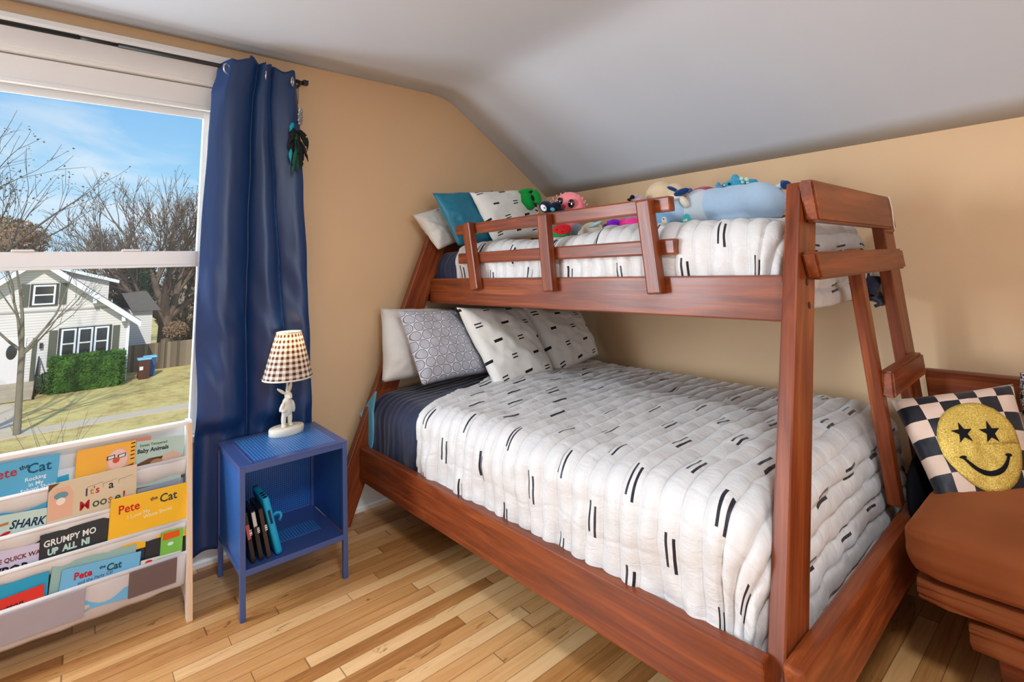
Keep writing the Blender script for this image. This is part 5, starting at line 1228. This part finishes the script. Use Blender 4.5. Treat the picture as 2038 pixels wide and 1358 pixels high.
# neighbouring garage, fence and bins
gg = thing('garage', 'small grey garage behind the right corner of the white house', 'garage', (3.0, HY+5, GZ))
rel(prism('wall', [(2.2, GZ), (3.35, GZ), (3.35, -.3), (2.2, -.3)], 'y', HY+4, HY+8, side_, gg), gg); rel(prism('roof', [(1.9, .55), (3.0, .62), (3.7, -.42), (2.4, -.38)], 'y', HY+3.7, HY+8.2, roofm, gg), gg)
fnM = Mat('weathered_fence_boards', .9, .15); fx_, fy__, fz_ = fnM.xyz(); bd = (fx_/.14).floor(); br_ = fnM.white(fnM.comb(bd, 2.0))
fnM.set('Base Color', fnM.mix(br_, srgb(92, 80, 66), srgb(140, 126, 106))); fnM.bump(((fx_/.14).fract()).lt(.08), .6, .01)
fn_ = thing('wooden_fence', 'weathered brown board fence to the right of the white house', 'fence', (3.8, HY+2.3, GZ))
rel(box('board_panel', (2.12, HY+2.25, GZ), (14.2, HY+2.32, -2.0), fnM.m, fn_), fn_)
for x in (2.15, 3.75, 5.35, 7.0, 8.6, 10.2, 12.0, 14.1): rel(box('post', (x-.06, HY+2.18, GZ), (x+.06, HY+2.27, -1.9), fnM.m, fn_), fn_)
brn = plain('brown_bin_plastic', (84, 44, 34), .5); blu = plain('sky_blue_bin_lid', (120, 190, 222), .5); dbl = plain('blue_bin_plastic', (40, 84, 140), .5)
def bin_(label, x, y, s, m_, lid, lab):
    t = thing('trash_bin', label, 'bin', (x, y, GZ), 0, 'wheeled bins by the fence'); h_ = 1.0*s
    bm = bmesh.new(); add_box(bm, (0, 0, h_/2), (.55*s, .6*s, h_), None, .03)
    for v in bm.verts: k = .84+.16*(v.co.z/h_); v.co.x *= k; v.co.y *= k
    bm_obj('body', bm, m_, t); bm = bmesh.new(); add_box(bm, (0, 0, h_+.035), (.62*s, .68*s, .07), None, .025); bm_obj('lid', bm, lid, t)
    tube_obj('wheel', [(-.26*s, .3*s, .1), (.26*s, .3*s, .1)], .09, irn, t, 12)
    if lab: box('label_plate', (-.18, -.31*s, .42), (-.04, -.30*s, .58), plain('white_sticker', (226, 226, 226), .5), t)
bin_('brown wheeled bin with a sky blue lid and white sticker near the fence', 2.72, HY-.2, .86, brn, blu, True); bin_('blue wheeled bin half hidden behind the brown one', 3.0, HY+.35, .86, dbl, blu, False)

# bare trees
def bare_tree(name, label, base, h, trunk_r, seed, mat, levels=5, spread=.55, up=.35, split=(2, 4), first=.3, leanv=(0, 0), twigs=None, tw=None, minr=.006, forks=None):
    rn = random.Random(seed); bm = bmesh.new(); tips = []
    def grow(p, d, L, r, lv):
        pts = [p]; rs = [r]; n = 3 if lv < 2 else 2
        q = p; dd = d
        for k in range(n):
            dd = (dd+Vector((rn.gauss(0, .10), rn.gauss(0, .10), rn.gauss(0, .06)+.03))).normalized(); q = q+dd*(L/n); pts.append(q); rs.append(max(minr*.6, r*(1-.42*(k+1)/n)))
        tube(bm, pts, rs, 6 if lv < 2 else 4 if lv < 4 else 3, cap=False); tips.append(q)
        if lv >= levels: return
        nb = rn.randint(*split)
        for k in range(nb):
            t = 1.0 if k == 0 else .45+.55*rn.random(); i = min(len(pts)-2, int(t*n)); f = t*n-i; s_ = pts[i].lerp(pts[i+1], min(1, f)) if t < 1 else q
            a = rn.random()*2*pi; side = dd.cross(Vector((cos(a), sin(a), .2))).normalized(); sp = spread*(.6+.7*rn.random())*(0.45 if k == 0 else 1)
            nd = (dd+side*sp+Vector((0, 0, up*.3))).normalized(); grow(s_, nd, L*(.62+.22*rn.random()), max(minr, rs[-1]*(.95 if k == 0 else .7)), lv+1)
    b = Vector(base); top = b+Vector((leanv[0], leanv[1], h*first))
    tube(bm, [b-Vector((0, 0, .05)), b.lerp(top, .5), top], [trunk_r*1.15, trunk_r, trunk_r*.9], 8, cap=False)
    for (dx, dz, k) in (forks or ((-.3, 1, 1), (.35, 1, .9), (.05, 1, 1), (-.6, .8, .8), (.6, .75, .75))):
        grow(top-Vector((0, 0, rn.random()*h*.05)), Vector((dx, rn.uniform(-.4, .4), dz)).normalized(), h*.22*k, trunk_r*.62*k, 1)
    t = thing(name, label, 'tree', tuple(b)); rel(bm_obj('branches', bm, mat, t, True), t)
    if tw:
        vs, fs = [], []
        for p in tips:
            if rn.random() < tw[1]:
                for _ in range(tw[2]):
                    c = p+Vector((rn.gauss(0, .05), rn.gauss(0, .05), rn.gauss(0, .05)))*tw[3]; a = Vector((rn.gauss(0, 1), rn.gauss(0, 1), rn.gauss(0, 1))).normalized()*tw[4]; b2 = a.cross(Vector((0, 0, 1))+a*.1).normalized()*tw[4]*.5
                    i = len(vs); vs += [c, c+a*.5+b2, c+a, c+a*.5-b2]; fs.append((i, i+1, i+2, i+3))
        if vs: rel(mesh_obj('buds', vs, fs, tw[0], t, recalc=False), t)
    return t
barkd = plain('dark_grey_bark', (92, 84, 76), .9, .1, var=.2, sc=5); barkb = plain('brown_bark', (112, 94, 80), .9, .1, var=.2, sc=5); barkl = plain('lichen_grey_bark', (128, 120, 104), .9, .1, var=.2, sc=6)
bare_tree('street_tree', 'slim bare street tree standing on the sidewalk in front of the white house', (-1.08, 22.05, GZ), 7.2, .085, 11, barkl, 5, .5, .5, (2, 3), .36, (-.08, 0), tw=(greym, .5, 2, 1.0, .05), minr=.008,
          forks=((-.25, 1, 1.0), (.10, 1, 1.15), (.55, .9, .9), (-.8, .8, .8), (.75, .6, .7)))
bare_tree('bare_tree', 'tall bare tree at the left with long branches reaching across the sky', (-3.6, 19.2, GZ), 10.6, .15, 23, barkd, 5, .5, .5, (2, 3), .32, (.1, 0), tw=(barkb, .75, 3, 1.4, .07), minr=.008,
          forks=((.30, 1, 1.15), (.62, .9, 1.0), (.1, 1, 1.1), (-.4, 1, 1), (.8, .5, .8)))
bare_tree('bare_tree', 'big many-branched bare tree behind the fence, right of the white house', (4.2, HY+6, GZ), 11.0, .36, 37, barkb, 6, .55, .35, (3, 4), .22, (0, 0), tw=(oakm, .35, 1, 1, .10), minr=.013,
          forks=((-.7, .9, 1.15), (-.35, 1, 1.2), (.0, 1, 1.2), (.4, 1, 1.1), (-1.0, .6, 1.0), (.8, .8, 1)))
bare_tree('bare_tree', 'second bare tree filling the sky above the dormer of the white house', (1.6, HY+13, GZ), 8.8, .28, 41, barkb, 6, .6, .25, (2, 4), .30, (0, 0), tw=(oakm, .3, 1, 1, .12), minr=.014,
          forks=((-.8, .8, 1.1), (-.3, 1, 1.0), (.3, 1, 1.1), (.8, .8, 1), (-.1, 1, .9)))
leaf_mass('oak_tree', 'reddish-brown leafed tree crown low over the roof at the left edge', (-4.6, HY+11, 3.7), (3.2, 1.6, 1.5), oakm, 'tree', 5200, .16, 9)
leaf_mass('thicket', 'grey-brown thicket behind the fence at the right of the window view', (6.6, HY+9, -.2), (2.6, 1.5, 3.2), greym, 'thicket', 7000, .2, 12)
leaf_mass('young_oak', 'low russet-leaved young oak against the board fence', (4.35, HY+3.2, -1.5), (.55, .4, .40), oakm, 'tree', 900, .11, 14)
bm = bmesh.new(); rn = random.Random(3)
for k in range(12):
    p = Vector((-.35+rn.random()*.55, 16.5+rn.random()*.3, GZ)); d = Vector((rn.gauss(0, .3), 0, 1)).normalized(); q = p+d*(.9+rn.random()*.9); tube(bm, [p, p.lerp(q, .5)+Vector((rn.gauss(0, .04), 0, 0)), q], [.008, .006, .003], 4, cap=False)
tag(bm_obj('twiggy_bush', bm, barkl, None), 'thin leafless bush standing in the near lawn below the window', 'bush')
